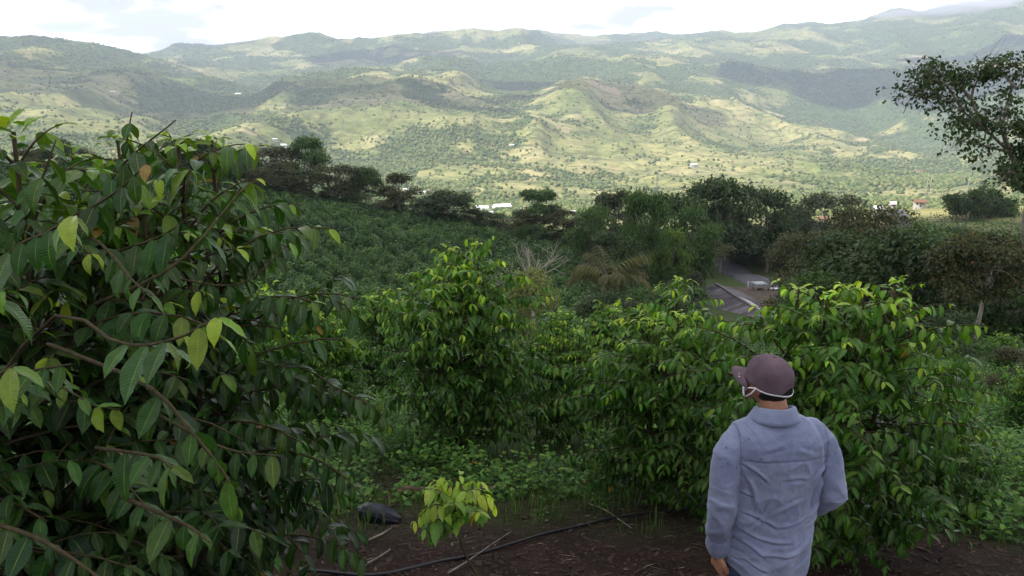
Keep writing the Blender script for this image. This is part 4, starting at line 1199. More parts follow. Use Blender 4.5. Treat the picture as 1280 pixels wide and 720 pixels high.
# ------------------------------------------------------------------ road, yard, roofs
def quad_strip(acc, A, B, tone=0.0):
    A = np.asarray(A); B = np.asarray(B); n = len(A)
    V = np.concatenate([A, B]); i = np.arange(n - 1)
    acc.add(V, np.stack([i, i + n, i + n + 1, i + 1], 1))
mR = N('asphalt'); pp = mR.pos()
nA = mR.noise(pp, 0.35, 6, .6); nB = mR.noise(pp, 12, 5, .6)
M_ROAD = mR.done(mR.bsdf(mR.mix(.5, mR.ramp(nA, [(.3, (.075, .072, .088)), (.7, (.125, .12, .14))]), mR.ramp(nB, [(.3, .7), (.7, 1.2)]), 'MULTIPLY'), .85, mR.bump(nB, .3, .01), .2))
def ribbon(pts, width, lift, name, mat):
    C = spline(pts, 30); T = np.gradient(C, axis=0); T[:, 2] = 0; T = nrmz(T); S = np.cross(T, UP)
    rows = []
    for f in np.linspace(-.5, .5, 7):
        Q = C + S * width * f
        Q[:, 2] = 0
        rows.append(Q)
    zc = height(C[:, 0], C[:, 1]) + lift
    acc = Acc()
    R_ = np.array(rows)
    for k in range(7): R_[k, :, 2] = zc + 0.03 * (1 - abs(k - 3) / 3)
    I = np.arange(7 * 30).reshape(7, 30)
    V = R_.reshape(-1, 3)
    Fq = np.stack([I[:-1, :-1].ravel(), I[:-1, 1:].ravel(), I[1:, 1:].ravel(), I[1:, :-1].ravel()], 1)
    # shoulders down into the bank
    E = np.concatenate([V, R_[0] + S * -1.2 - UP * 1.6, R_[6] + S * 1.2 - UP * 1.6])
    e0 = np.arange(210, 240); e1 = np.arange(240, 270)
    Fs = np.concatenate([np.stack([e0[:-1], e0[1:], I[0, 1:], I[0, :-1]], 1), np.stack([I[6, :-1], I[6, 1:], e1[1:], e1[:-1]], 1)])
    return link(name, mesh_np(name, E, np.concatenate([Fq, Fs]), mat))
rp_ = [hit(850, 316, 60, 400), hit(888, 326, 60, 400), hit(916, 338, 60, 400), hit(938, 349, 60, 400), hit(975, 362, 60, 400), hit(1030, 366, 60, 400)]
rd = ribbon([tuple(p) for p in rp_], 7.0, 0.35, 'road', M_ROAD); tag(rd, kind='structure')
mD = N('packed_earth'); pp = mD.pos()
M_YARD = mD.done(mD.bsdf(mD.ramp(mD.noise(pp, .8, 7, .65), [(.3, (.06, .045, .035)), (.7, (.15, .115, .085))]), .95, None, .1))
yp = [hit(925, 362, 60, 400), hit(960, 374, 60, 400), hit(990, 392, 60, 400)]
yd = ribbon([tuple(p) for p in yp], 12, 0.5, 'yard', M_YARD); tag(yd, kind='structure')

def flat_mat(name, col, rough=.7, var=.25, scale=6, metal=0.0, spec=.3):
    m = N(name); n_ = m.noise(m.obj(), scale, 6, .6)
    c = m.mix(1.0, (*col, 1), m.ramp(n_, [(.3, 1 - var), (.7, 1 + var)]), 'MULTIPLY')
    return m.done(m.bsdf(c, rough, m.bump(n_, .2, .01), spec, metal))
M_TIN = flat_mat('weathered_tin', (.15, .115, .13), .75, .4, 1.2)
mT = N('corrugated_roof'); oT = mT.obj(); sT = mT.n('SeparateXYZ', {0: oT})
lap = mT.math('LESS_THAN', mT.math('FRACT', mT.math('MULTIPLY', sT.outputs[0], 0.95)), 0.10)
sheetn = mT.n('TexWhiteNoise', {'W': mT.math('FLOOR', mT.math('MULTIPLY', sT.outputs[0], 0.95))}, noise_dimensions='1D').outputs['Value']
cT = mT.ramp(sheetn, [(0, (.085, .072, .080)), (.5, (.135, .118, .130)), (1, (.20, .18, .20))])
cT = mT.mix(.6, cT, mT.ramp(mT.noise(oT, 1.1, 6, .6), [(.35, .45), (.65, 1.35)]), 'MULTIPLY')
cT = mT.mix(mT.math('MULTIPLY', lap, .8), cT, (.035, .025, .03))
M_BARNROOF = mT.done(mT.bsdf(cT, .75, None, .25))
M_TIN2 = flat_mat('new_tin', (.62, .62, .64), .45, .1, 1.2)
M_RUST = flat_mat('rusty_tin', (.20, .11, .08), .8, .4, 1.5)
M_WALL = flat_mat('plaster', (.42, .40, .36), .9, .15, 2)
M_WHITE = flat_mat('white_sheet', (.82, .82, .82), .6, .05, 2)
M_WOOD = flat_mat('weathered_wood', (.16, .12, .09), .85, .3, 8)
M_GLASSD = flat_mat('dark_opening', (.03, .03, .035), .3, .1, 3)
M_REDROOF = flat_mat('clay_roof', (.20, .105, .075), .85, .25, 2)

def boxV(c, s):
    c = np.array(c, float); h = np.array(s, float) / 2
    V = np.array([[x, y, z] for z in (-1, 1) for y in (-1, 1) for x in (-1, 1)]) * h + c
    Fq = np.array([[0, 2, 3, 1], [4, 5, 7, 6], [0, 1, 5, 4], [2, 6, 7, 3], [0, 4, 6, 2], [1, 3, 7, 5]])
    return V, Fq
def boxes(name, lst, mat, parent=None, loc=None):
    acc = Acc()
    for c, s in lst: acc.add(*boxV(c, s))
    return link(name, acc.mesh(name, mat, False), None, parent, loc)

def house(loc, L_, W_, H_, rot, wall, roof, label, cat='house', rise=None, name='house', corr=True, nwin=2):
    """gabled building, ridge along local x"""
    t = link(name, None); t.location = loc; t.rotation_euler = (0, 0, rot); tag(t, label, cat)
    rise = rise if rise is not None else W_ * .22
    hx, hy = L_ / 2, W_ / 2
    V = np.array([[-hx, -hy, -3], [hx, -hy, -3], [hx, hy, -3], [-hx, hy, -3], [-hx, -hy, H_], [hx, -hy, H_], [hx, hy, H_], [-hx, hy, H_], [-hx, 0, H_ + rise], [hx, 0, H_ + rise]], float)
    acc = Acc(); acc.add(V, np.array([[0, 1, 5, 4], [2, 3, 7, 6], [1, 2, 6, 5], [3, 0, 4, 7]])); acc.F.setdefault(3, []).append(np.array([[4, 7, 8], [5, 9, 6]]))
    link('wall', acc.mesh('wall', wall, False), None, t)
    acc = Acc(); ov = .5
    nx = int(min(160, L_ / .18)) if corr else 2
    xs = np.linspace(-hx - ov, hx + ov, nx)
    for sg in (-1, 1):
        cz = 0.03 * np.cos(np.arange(nx) * math.pi) if corr else np.zeros(nx)
        rows = []
        for f in (0, .33, .66, 1.0):
            y = sg * (hy + ov) * f; z = H_ + rise + .08 - (rise + rise * ov / hy) * f
            rows.append(np.stack([xs, np.full(nx, y), z + cz], 1))
        for k in range(3):
            quad_strip(acc, rows[k], rows[k + 1])
            quad_strip(acc, rows[k] - [0, 0, .05], rows[k + 1] - [0, 0, .05])
    r = link('roof', acc.mesh('roof', roof, False), None, t)
    for i in range(nwin):
        x = -hx + L_ * (i + .5) / nwin
        boxes('window', [((x, -hy - .02, H_ * .55), (min(1.2, L_ * .12), .06, H_ * .35))], M_GLASSD, t)
    boxes('door', [((hx * .12, -hy - .02, H_ * .38), (.9, .07, H_ * .76))], M_WOOD, t)
    return t
# long barn roof by the road
A = at(896, 358, 125); B = at(968, 404, 104)
zr = A.z; B.z = zr
ctr = (A + B) / 2; rot = math.atan2(B.y - A.y, B.x - A.x)
gzb = hz(ctr.x, ctr.y)
barn = house((ctr.x, ctr.y, zr - 3.2), (B - A).length, 8.5, 2.0, rot, M_WALL, M_BARNROOF, 'long barn with a weathered violet-grey corrugated roof beside the road', 'barn', 1.5, 'barn')
acc = Acc()
for (x0, x1, f0, f1) in [(-3.0, 9.0, .12, .38), (1.0, 9.5, .45, .72)]:
    zz = lambda f: 2.0 + 1.5 + .20 - (1.5 + 1.5 * .5 / 4.25) * f
    V = np.array([[x0, 4.75 * f0, zz(f0)], [x1, 4.75 * f0, zz(f0)], [x1, 4.75 * f1, zz(f1)], [x0 + 1.5, 4.75 * f1, zz(f1)]])
    V = np.concatenate([V, V - [0, 0, .04]])
    acc.add(V, np.array([[0, 1, 2, 3], [7, 6, 5, 4], [0, 4, 5, 1], [1, 5, 6, 2], [2, 6, 7, 3], [3, 7, 4, 0]]))
boxes('ridge_cap', [((0, 0, 3.62), ((B - A).length + 1, .5, .08))], M_TIN, barn)
o = link('roof_sheet', acc.mesh('roof_sheet', M_TIN2, False), None, barn); o['label'] = 'bright new metal sheets along the ridge'
# shelter in the yard
p = hit(948, 367, 60, 400); Y = p.y; s_ = Y / F
t = link('shelter', None); t.location = (p.x, p.y, p.z + .3); t.rotation_euler = (0, 0, .15); tag(t, 'small open shelter with a pale sheet roof in the yard behind the barn', 'shelter')
w, h = 14 * s_, 12 * s_
acc = Acc()
acc.add(*boxV((0, 0, h), (w * 1.15, 2.4, .08))); boxobj = link('roof', acc.mesh('roof', flat_mat('grey_sheet', (.40, .42, .43), .6, .2, 2), False), None, t)
for sx in (-1, 1):
    for sy in (-1, 1): boxes('post', [((sx * w / 2, sy * 1.0, h / 2 - .5), (.12, .12, h + 1))], M_WALL, t)
boxes('counter', [((0, .3, h * .38), (w * .8, .7, .1)), ((0, .3, h * .15), (w * .75, .6, h * .3))], M_WOOD, t)
p = hit(934.5, 366, 60, 400); s_ = p.y / F
o = boxes('gate_post', [((0, 0, 6.5 * s_), (.28, .28, 17 * s_))], M_WALL, None, p); tag(o, 'square white post left of the little shelter', 'post')
p = hit(968, 368, 60, 400); s_ = p.y / F
t = link('table', None); t.location = (p.x, p.y, p.z + .3); tag(t, 'flat pale table standing in the yard right of the shelter', 'table')
boxes('table_top', [((0, 0, .85), (11 * s_, 1.1, .08))], M_WHITE, t)
for sx in (-1, 1): boxes('leg', [((sx * 4 * s_, 0, .2), (.1, .9, 1.3))], M_WOOD, t)
for (px, py, lb) in [(972, 384, 'thin upright stake in the brown yard, right one'), (965, 386, 'short pale stake in the brown yard, left one')]:
    p = hit(px, py, 60, 400); o = boxes('stake', [((0, 0, .6), (.1, .1, 2.6 if px > 970 else 1.6))], M_WOOD, None, p); tag(o, lb, 'stake')
# roof behind the coffee bush on the right
p = at(1112, 400, 58)
house((p.x, p.y + 3, p.z - 3.2), 6.5, 5.5, 2.2, -.25, M_WOOD, M_TIN2, 'small shed with a pale tin roof peeping over the coffee bush at the right', 'shed', .9, 'shed')

# ------------------------------------------------------------------ valley buildings
HS = [ # px,py,length px,height m,mat,label
 (603, 265, 17, 5.5, M_WHITE, M_WHITE, 'large white greenhouse on the valley floor, left of the pair'),
 (627, 263, 22, 5.5, M_WHITE, M_WHITE, 'large white greenhouse on the valley floor, right of the pair'),
 (612, 270, 8, 4.0, M_WALL, M_TIN2, 'small pale building right below the white greenhouses'),
 (652, 266, 9, 4.5, M_WALL, M_WHITE, 'white-roofed house just right of the greenhouses'),
 (692, 270, 7, 4.0, M_WALL, M_REDROOF, 'red-roofed house behind the thin brown tree'),
 (716, 268, 6, 4.0, M_WALL, M_TIN2, 'small grey-roofed house between the open-crowned tree and the centre wood'),
 (572, 258, 8, 4.5, M_WALL, M_TIN2, 'pale roofed house left of the greenhouses'),
 (527, 244, 9, 4.5, M_WALL, M_WHITE, 'white-roofed house seen over the plantation crest'),
 (508, 240, 7, 4.5, M_WALL, M_TIN2, 'grey-roofed house glimpsed through the brownish crest tree'),
 (352, 184, 12, 6, M_WALL, M_WHITE, 'white farmhouse in the wooded lower valley at the left'),
 (344, 177, 6, 6, M_WALL, M_TIN2, 'small building just above the white farmhouse at the left'),
 (640, 184, 6, 6, M_WALL, M_WHITE, 'white hut alone on the pale pasture above the greenhouses'),
 (867, 209, 9, 6, M_WALL, M_TIN2, 'blue-grey roof beside the bare earth patch on the spur'),
 (298, 119, 8, 8, M_WALL, M_WHITE, 'tiny white house in the shaded hills at the left'),
 (142, 118, 7, 8, M_WALL, M_WHITE, 'tiny white house at the far left below the shaded ridge'),
 (1148, 217, 12, 5, M_WALL, M_REDROOF, 'tan-roofed building by the bare earth patch in the wooded valley'),
]
for (px, py, lp, hh, wm, rm, lb) in HS:
    p = hit(px, py, 700)
    Ls = max(lp * p.y / F, 6)
    house((p.x, p.y, p.z + 1.0), Ls, Ls * .55, hh * (.7 if Ls > 25 else 1), random.Random(px).uniform(-.4, .4), wm, rm, lb, 'greenhouse' if 'greenhouse' in lb else 'house', None, 'greenhouse' if 'greenhouse' in lb else 'house', False, 2)
# houses of the lit shelf on the right
for (px, py, Y, lp, rm, lb) in [(1052, 240, 395, 8, M_TIN2, 'white-roofed hut on the lit shelf left of the bamboo'), (1116, 252, 372, 7, M_TIN2, 'white hut directly above the end of the village road'),
                                (1098, 259, 330, 9, M_TIN2, 'low white roof among bushes left of the village road'), (1150, 249, 380, 13, M_REDROOF, 'reddish house touching the left side of the bamboo'),
                                (1012, 243, 360, 22, M_TIN, 'dark-roofed house below the pale pasture of the spur'), (1032, 248, 350, 10, M_REDROOF, 'red-roofed hut right of the dark-roofed house')]:
    p = at(px, py, Y); g = hz(p.x, Y)
    Ls = lp * Y / F
    house((p.x, Y, min(p.z - 2.2, g + 1.2)), Ls, max(Ls * .5, 2.5), 2.4, random.Random(px).uniform(-.3, .3), M_WALL, rm, lb, 'house', .8, 'house', False, 2)
rr2 = [hit(1108, 272, 200, 460), hit(1122, 264, 200, 460), hit(1140, 258, 200, 460)]
r2 = ribbon([tuple(p) for p in rr2], 6.5, .4, 'road', M_ROAD); tag(r2, kind='structure')
# poles
def pole(px, ptop, Y, label, r=.14, arm=True, name='utility_pole', cat='utility pole'):
    p = at(px, ptop, Y); g = hz(p.x, Y)
    t = link(name, None); t.location = (p.x, Y, g - .5); tag(t, label, cat)
    H = p.z - g + .5; acc = Acc(); add_tube(acc, [(0, 0, 0), (0, 0, H * .5), (0, 0, H)], [r, r * .85, r * .7], 6)
    link('post', acc.mesh('post', M_BARKP), None, t)
    if arm: boxes('crossarm', [((0, 0, H - .5), (1.8, .12, .14))], M_WOOD, t)
for (px, pt, Y, lb) in [(1161, 216, 392, 'left one of two close tall poles above the bamboo'), (1165, 219, 396, 'right one of two close tall poles above the bamboo'), (1212, 220, 390, 'tall pole behind the right end of the bamboo'),
                        (1224, 237, 372, 'short pole right of the bamboo in the lit field'), (1017, 232, 380, 'pole above the dark-roofed house'), (1046, 236, 385, 'pole beside the white-roofed hut'), (1204, 240, 380, 'short pole poking over the bamboo'), (1031, 240, 340, 'pole in front of the red-roofed hut')]:
    pole(px, pt, Y, lb)
# lattice mast
p = at(822, 214, 300); g = hz(p.x, 300)
t = link('lattice_mast', None); t.location = (p.x, 300, g); tag(t, 'thin lattice mast rising left of the big domed tree', 'mast')
H = p.z - g; acc = Acc()
for i in range(3):
    a = i * 2.094; add_tube(acc, [(math.cos(a) * .8, math.sin(a) * .8, 0), (math.cos(a) * .25, math.sin(a) * .25, H)], [.06, .05], 4)
for k in range(30):
    z = H * k / 30; r0 = .8 - .55 * k / 30
    for i in range(3):
        a = i * 2.094; b = a + 2.094
        add_tube(acc, [(math.cos(a) * r0, math.sin(a) * r0, z), (math.cos(b) * r0, math.sin(b) * r0, z + H / 30)], [.03, .03], 3)
link('frame', acc.mesh('frame', flat_mat('galvanised_steel', (.3, .3, .32), .5, .1, 2, .6)), None, t)

# ------------------------------------------------------------------ things lying on the soil
def ground_pts(pl):
    out = []
    for (px, py, Y) in pl:
        q = at(px, py, Y)
        out.append(q)
    return out
def gp(px, py): 
    return hit(px, py, 1.5, 30)
# irrigation hose
mH = N('black_hose'); M_HOSE = mH.done(mH.bsdf((.012, .013, .017), .45, None, .4))
pts = [gp(*q) for q in [(380, 716), (450, 722), (520, 712), (575, 700), (640, 683), (700, 665), (760, 652), (820, 642), (900, 632), (1000, 628)]]
C = spline([tuple(p) for p in pts], 60); C[:, 2] = height(C[:, 0], C[:, 1]) + .018 + .008 * np.sin(np.arange(60) * .5)
acc = Acc(); add_tube(acc, C, .011, 10)
tag(link('irrigation_hose', acc.mesh('irrigation_hose', M_HOSE)), 'black irrigation hose lying across the bare soil', 'hose')
# split log
p0, p1 = gp(498, 619), gp(632, 616)
C = spline([tuple(p0), tuple((p0 + p1) / 2 + Vector((0, -.05, .0))), tuple(p1)], 24)
C[:, 2] = height(C[:, 0], C[:, 1]) + .05
lg = np.random.default_rng(3)
V, q, tr_ = tube(C, np.linspace(.042, .026, 24) * lg.uniform(.8, 1.2, 24), 9)
V = V + lg.normal(0, .004, V.shape)
mL = N('split_log'); nn_ = mL.noise(mL.n('VectorMath', {0: mL.pos(), 1: (.25, 1, 1)}, operation='MULTIPLY').outputs[0], 22, 6, .6)
M_LOG = mL.done(mL.bsdf(mL.ramp(nn_, [(.35, (.05, .03, .022)), (.5, (.16, .10, .07)), (.62, (.48, .38, .28))]), .85, mL.bump(nn_, .6, .01), .2))
tag(link('log', mesh_np('log', V, [q, tr_], M_LOG)), 'split half-rotten log lying behind the yellow-leaved sapling', 'log')
# sticks
for (a, b, r, lb) in [((735, 632), (790, 664), .008, 'pale bare stick on the soil left of the man'), ((452, 712), (488, 690), .011, 'grey stick on the soil below the black plastic bag'),
                      ((456, 682), (490, 664), .010, 'short grey stick right beneath the black plastic bag'), ((560, 722), (640, 668), .007, 'thin stick crossing the hose beside the sapling')]:
    pa, pb = gp(*a), gp(*b)
    C = spline([tuple(pa), tuple((pa + pb) / 2 + Vector((.02, .03, 0))), tuple(pb)], 10); C[:, 2] = height(C[:, 0], C[:, 1]) + .02 + lg.uniform(0, .02)
    acc = Acc(); add_tube(acc, C, np.linspace(r, r * .5, 10), 6)
    tag(link('stick', acc.mesh('stick', M_BARK)), lb, 'stick')
for (px, py, h, lean, lb) in [(625, 702, .28, .02, 'dry upright stalk right of the sapling stem, nearer one'), (642, 700, .24, .03, 'dry upright stalk behind the hose, right of the other stalk'), (618, 700, .26, -.05, 'dry leaning stalk closest to the sapling stem')]:
    p = gp(px, py); acc = Acc(); add_tube(acc, spline([(0, 0, -.02), (lean * .5, 0, h * .5), (lean, .02, h)], 6), np.linspace(.003, .0015, 6), 4)
    tag(link('stalk', acc.mesh('stalk', M_STRAW), None, None, p), lb, 'stalk')
# black plastic bag, half filled, lying down
p = gp(474, 652)
iv, if_ = ico(5)
n_ = fbm(iv[:, 0] * 2.2 + 3, iv[:, 1] * 2.2 + iv[:, 2] * 1.7, 900, 4)
cr = ridged(iv[:, 0] * 2.6 + iv[:, 2], iv[:, 1] * 3.4 + iv[:, 2] * 2, 901, 4)
V = iv * (1 + .10 * n_ - .06 * cr)[:, None]
V = np.sign(V) * np.abs(V) ** .8
neck = sstep(.35, 1.0, V[:, 0])
V[:, 1] *= 1 - .25 * neck; V[:, 2] *= 1 - .45 * neck
V = V * np.array([.20, .105, .080]); V[:, 2] = np.where(V[:, 2] < -.05, -.05, V[:, 2])
mB = N('black_plastic'); M_BAG = mB.done(mB.bsdf((.004, .006, .014), .42, None, .25))
o = link('plastic_bag', mesh_np('plastic_bag', V, if_, M_BAG), None, None, (p.x, p.y, p.z + .055)); o.rotation_euler = (0, math.radians(8), math.radians(-12))
tag(o, 'crumpled shiny black plastic bag lying at the edge of the soil', 'bag')

# ------------------------------------------------------------------ the man
def loft(rings, k=28, cap=True):
    """rings: list of (cx,cy,cz,a,b,tiltx) horizontal ellipses"""
    th = np.arange(k) * 2 * math.pi / k
    V = []
    for (cx, cy, cz, a, b) in rings:
        V.append(np.stack([cx + a * np.cos(th), cy + b * np.sin(th), np.full(k, cz)], 1))
    n = len(rings); V = np.concatenate(V)
    I = np.arange(n * k).reshape(n, k); J = np.roll(I, -1, 1)
    q = np.stack([I[:-1].ravel(), J[:-1].ravel(), J[1:].ravel(), I[1:].ravel()], 1)
    V = np.vstack([V, [rings[0][:3]], [rings[-1][:3]]])
    t = np.concatenate([np.stack([np.full(k, n * k), J[0], I[0]], 1), np.stack([np.full(k, n * k + 1), I[-1], J[-1]], 1)])
    return V, q, t
def ball(c, r):
    V, f = ico(3); return V * np.array(r) + np.array(c), f
class Vox(Acc):
    def tube(s, P, R, k=16, n=14):
        C = spline(P, n); r = np.interp(np.linspace(0, len(R) - 1, n), np.arange(len(R)), R)
        V, q, t = tube(C, r, k); b = s.n; s.V.append(V); s.F.setdefault(4, []).append(q + b); s.F.setdefault(3, []).append(t + b); s.n += len(V)
        for c, rr_ in ((C[0], r[0]), (C[-1], r[-1])): s.ball(c, (rr_ * .98,) * 3)
    def ball(s, c, r):
        V, f = ball(c, r); s.add(V, f)
    def loft(s, rings, k=28):
        V, q, t = loft(rings, k); b = s.n; s.V.append(V); s.F.setdefault(4, []).append(q + b); s.F.setdefault(3, []).append(t + b); s.n += len(V)
    def remesh(s, vox, smooth=4, fac=.5):
        me = s.mesh('tmp')
        o = bpy.data.objects.new('tmp', me); COL.objects.link(o)
        md = o.modifiers.new('r', 'REMESH'); md.mode = 'VOXEL'; md.voxel_size = vox; md.use_smooth_shade = True
        if smooth: ms = o.modifiers.new('s', 'SMOOTH'); ms.iterations = smooth; ms.factor = fac
        dg = bpy.context.evaluated_depsgraph_get(); ev = o.evaluated_get(dg)
        out = bpy.data.meshes.new_from_object(ev)
        n = len(out.vertices); V = np.empty(n * 3, np.float32); out.vertices.foreach_get('co', V); V = V.reshape(-1, 3).astype(float)
        Nn = np.empty(n * 3, np.float32); out.vertices.foreach_get('normal', Nn)
        bpy.data.objects.remove(o); bpy.data.meshes.remove(me)
        return out, V, Nn.reshape(-1, 3).astype(float)
def setco(me, V):
    me.vertices.foreach_set('co', np.ascontiguousarray(V, np.float32).ravel()); me.update()
def addattr(me, name, a):
    at_ = me.attributes.new(name, 'FLOAT', 'POINT'); at_.data.foreach_set('value', np.ascontiguousarray(a, np.float32))

MX, MY = 0.995, 2.80
man = link('person', None); man.location = (MX, MY, hz(MX, MY) - .035); man.scale = (.945, .96, 1.0); man.rotation_euler = (0, 0, math.radians(7))
print('man ground', man.location.z)
tag(man, 'man seen from behind in a blue long-sleeved shirt and dark cap, looking over the valley', 'person')
HC = np.array([-.040, .030, 1.556])          # head centre
YAW = math.radians(33)                      # head turned to his left
def hd(v):                                   # head-local (face towards +y) to body
    v = np.atleast_2d(v); c, s = math.cos(YAW), math.sin(YAW)
    t = math.radians(9)
    y = v[:, 1] * math.cos(t) - v[:, 2] * math.sin(t); z = v[:, 1] * math.sin(t) + v[:, 2] * math.cos(t)
    return np.stack([v[:, 0] * c - y * s, v[:, 0] * s + y * c, z], 1) * .86 + HC
# skin
mK = N('skin'); nk = mK.noise(mK.obj(), 18, 5, .6)
M_SKIN = mK.done(mK.bsdf(mK.ramp(nk, [(.3, (.30, .14, .085)), (.7, (.40, .20, .125))]), .5, mK.bump(mK.noise(mK.obj(), 220, 4, .6), .2, .001), .4, **{'Subsurface Weight': .12, 'Subsurface Radius': (.02, .008, .004)}))
b = Vox()
V, f = ico(4)
V = V * np.array([.076, .096, .112]); V[:, 0] *= 1 - .22 * sstep(0, -.11, V[:, 2]); V[:, 1] = np.where(V[:, 2] < -.02, V[:, 1] * (1 - .15 * sstep(-.02, -.11, V[:, 2]) * (V[:, 1] < 0)), V[:, 1])
b.add(hd(V), f)
for c, r in [((0, .094, -.012), (.013, .018, .022)), ((0, .10, -.030), (.017, .014, .011)), ((0, .088, -.058), (.026, .010, .010)), ((0, .080, -.098), (.028, .02, .02)), ((0, .088, .022), (.055, .012, .010)),
             ((.078, -.005, -.012), (.010, .019, .031)), ((-.078, -.005, -.012), (.010, .019, .031)), ((.083, -.014, -.004), (.007, .012, .022)), ((-.083, -.014, -.004), (.007, .012, .022))]:
    V, f = ico(3); b.add(hd(V * np.array(r) + np.array(c)), f)
b.tube([(-.01, -.015, 1.36), (-.02, .0, 1.46), (-.038, .028, 1.54)], [.064, .052, .054])
b.loft([(0, .0, .80, .13, .085), (0, 0, .92, .13, .085), (0, 0, 1.05, .145, .10), (0, 0, 1.2, .16, .105), (0, 0, 1.32, .150, .10), (0, -.005, 1.38, .11, .07), (0, -.01, 1.43, .07, .06)])
SL, EL, WL = (-.150, -.005, 1.345), (-.212, -.045, 1.10), (-.205, .01, .885)
SR, ER, WR = (.150, -.005, 1.345), (.222, -.055, 1.115), (.165, .14, .985)
b.tube([SL, tuple((np.array(SL) + EL) / 2), EL], [.048, .042, .036]); b.tube([EL, tuple((np.array(EL) + WL) / 2), WL], [.037, .036, .025])
b.tube([SR, tuple((np.array(SR) + ER) / 2), ER], [.048, .042, .036]); b.tube([ER, tuple((np.array(ER) + WR) / 2), WR], [.037, .036, .025])
def hand(W, d, palm_n, thumb_side, curl):
    """W wrist, d along the hand, palm_n out of the palm"""
    W = np.array(W); d = nrmz(np.array(d)); pn = nrmz(np.array(palm_n) - d * (np.array(palm_n) @ d)); sd = np.cross(d, pn) * thumb_side
    b.tube([W, W + d * .03], [.024, .026], 12, 6)
    for k, off in enumerate((-.027, -.009, .009, .027)):
        b.tube([W + d * .01 + sd * off * .6, W + d * .085 + sd * off], [.016, .013], 10, 8)
    for k, (off, ln) in enumerate(((.029, .072), (.010, .082), (-.010, .076), (-.029, .060))):
        p = W + d * .085 + sd * off; a = 0; pts = [p - d * .015, p]
        for j, fr in enumerate((.42, .32, .26)):
            a += curl * (1 + .15 * j) + .05 * k; p = p + (d * math.cos(a) + pn * math.sin(a)) * ln * fr; pts.append(p)
        b.tube(pts, [.0105, .0100, .0092, .0085, .0072], 10, 14)
    q = W + d * .022 + sd * .024
    b.tube([q - sd * .01, q + sd * .016 + d * .03 + pn * .008, q + sd * .018 + d * .058 + pn * .020, q + sd * .010 + d * .080 + pn * .032], [.014, .0125, .011, .0085], 10, 14)
hand(WL, (.03, .12, -1), (1, .1, 0), 1, .42)
hand(WR, (-.75, .55, -.35), (-.2, -.2, -1), 1, .5)
for s_ in (-1, 1):
    b.tube([(s_ * .085, 0, .86), (s_ * .10, .01, .48), (s_ * .105, -.01, .10)], [.085, .058, .040])
    b.tube([(s_ * .105, -.03, .05), (s_ * .112, .13, .03)], [.038, .032])
me, V, Nn = b.remesh(.0045, 3)
me.materials.clear(); me.materials.append(M_SKIN)
body = link('body', me, None, man)

# trousers
b = Vox()
b.loft([(0, 0, .76, .150, .110), (0, 0, .84, .148, .104), (0, 0, .97, .135, .09), (0, 0, 1.0, .12, .08)])
for s_ in (-1, 1):
    b.tube([(s_ * .085, 0, .84), (s_ * .10, .01, .46), (s_ * .108, -.012, .06)], [.086, .075, .066], 20, 20)
me, V, Nn = b.remesh(.008, 6)
am = .006 * fbm(V[:, 0] * 6, V[:, 2] * 22 + V[:, 1] * 8, 44, 4) + .008 * fbm(V[:, 0] * 12, V[:, 2] * 9 + V[:, 1] * 12, 48, 3)
setco(me, V + Nn * am[:, None])
mJ = N('denim'); nj = mJ.noise(mJ.obj(), 9, 6, .6); nf = mJ.noise(mJ.obj(), 500, 2, .5)
M_DENIM = mJ.done(mJ.bsdf(mJ.mix(.4, mJ.ramp(nj, [(.3, (.018, .028, .055)), (.7, (.045, .065, .11))]), mJ.ramp(nf, [(.3, .6), (.7, 1.4)]), 'MULTIPLY'), .85, mJ.bump(nf, .3, .001), .15))
me.materials.clear(); me.materials.append(M_DENIM); link('trousers', me, None, man)
# boots
for s_ in (-1, 1):
    b = Vox(); b.tube([(s_ * .108, -.03, .04), (s_ * .110, .06, .045), (s_ * .115, .17, .035)], [.05, .048, .04]); b.tube([(s_ * .108, -.03, .05), (s_ * .108, -.03, .17)], [.05, .048])
    me, V, Nn = b.remesh(.008, 4); V[:, 2] = np.maximum(V[:, 2], 0.0); setco(me, V); me.materials.clear(); me.materials.append(flat_mat('boot_leather', (.03, .022, .018), .55, .3, 9)); link('boot', me, None, man)

# shirt: torso and sleeves in one cloth
b = Vox()
b.loft([(0, -.002, .765, .172, .132), (0, -.002, .82, .176, .134), (0, -.004, .90, .178, .130), (0, -.004, 1.0, .180, .124), (0, -.004, 1.10, .186, .124), (0, -.006, 1.20, .193, .128), (0, -.008, 1.28, .197, .130),
        (0, -.010, 1.34, .192, .124), (-.002, -.012, 1.375, .178, .112), (-.004, -.012, 1.405, .148, .098), (-.010, -.012, 1.43, .108, .082), (-.016, -.010, 1.447, .078, .070)], 40)
b.tube([(-.140, -.006, 1.352), (-.200, -.018, 1.275), (-.222, -.045, 1.11)], [.070, .066, .056], 20, 18)
b.tube([(-.222, -.045, 1.12), (-.228, -.025, 1.00), (-.208, .006, .935)], [.057, .053, .044], 20, 18)
b.tube([(-.209, .004, .945), (-.206, .010, .885)], [.047, .039], 20, 6)
b.tube([(.140, -.006, 1.352), (.200, -.020, 1.275), (.230, -.053, 1.125)], [.070, .066, .057], 20, 18)
b.tube([(.230, -.053, 1.13), (.212, .03, 1.045), (.185, .10, 1.005)], [.057, .053, .045], 20, 18)
me, V, Nn = b.remesh(.0044, 5)
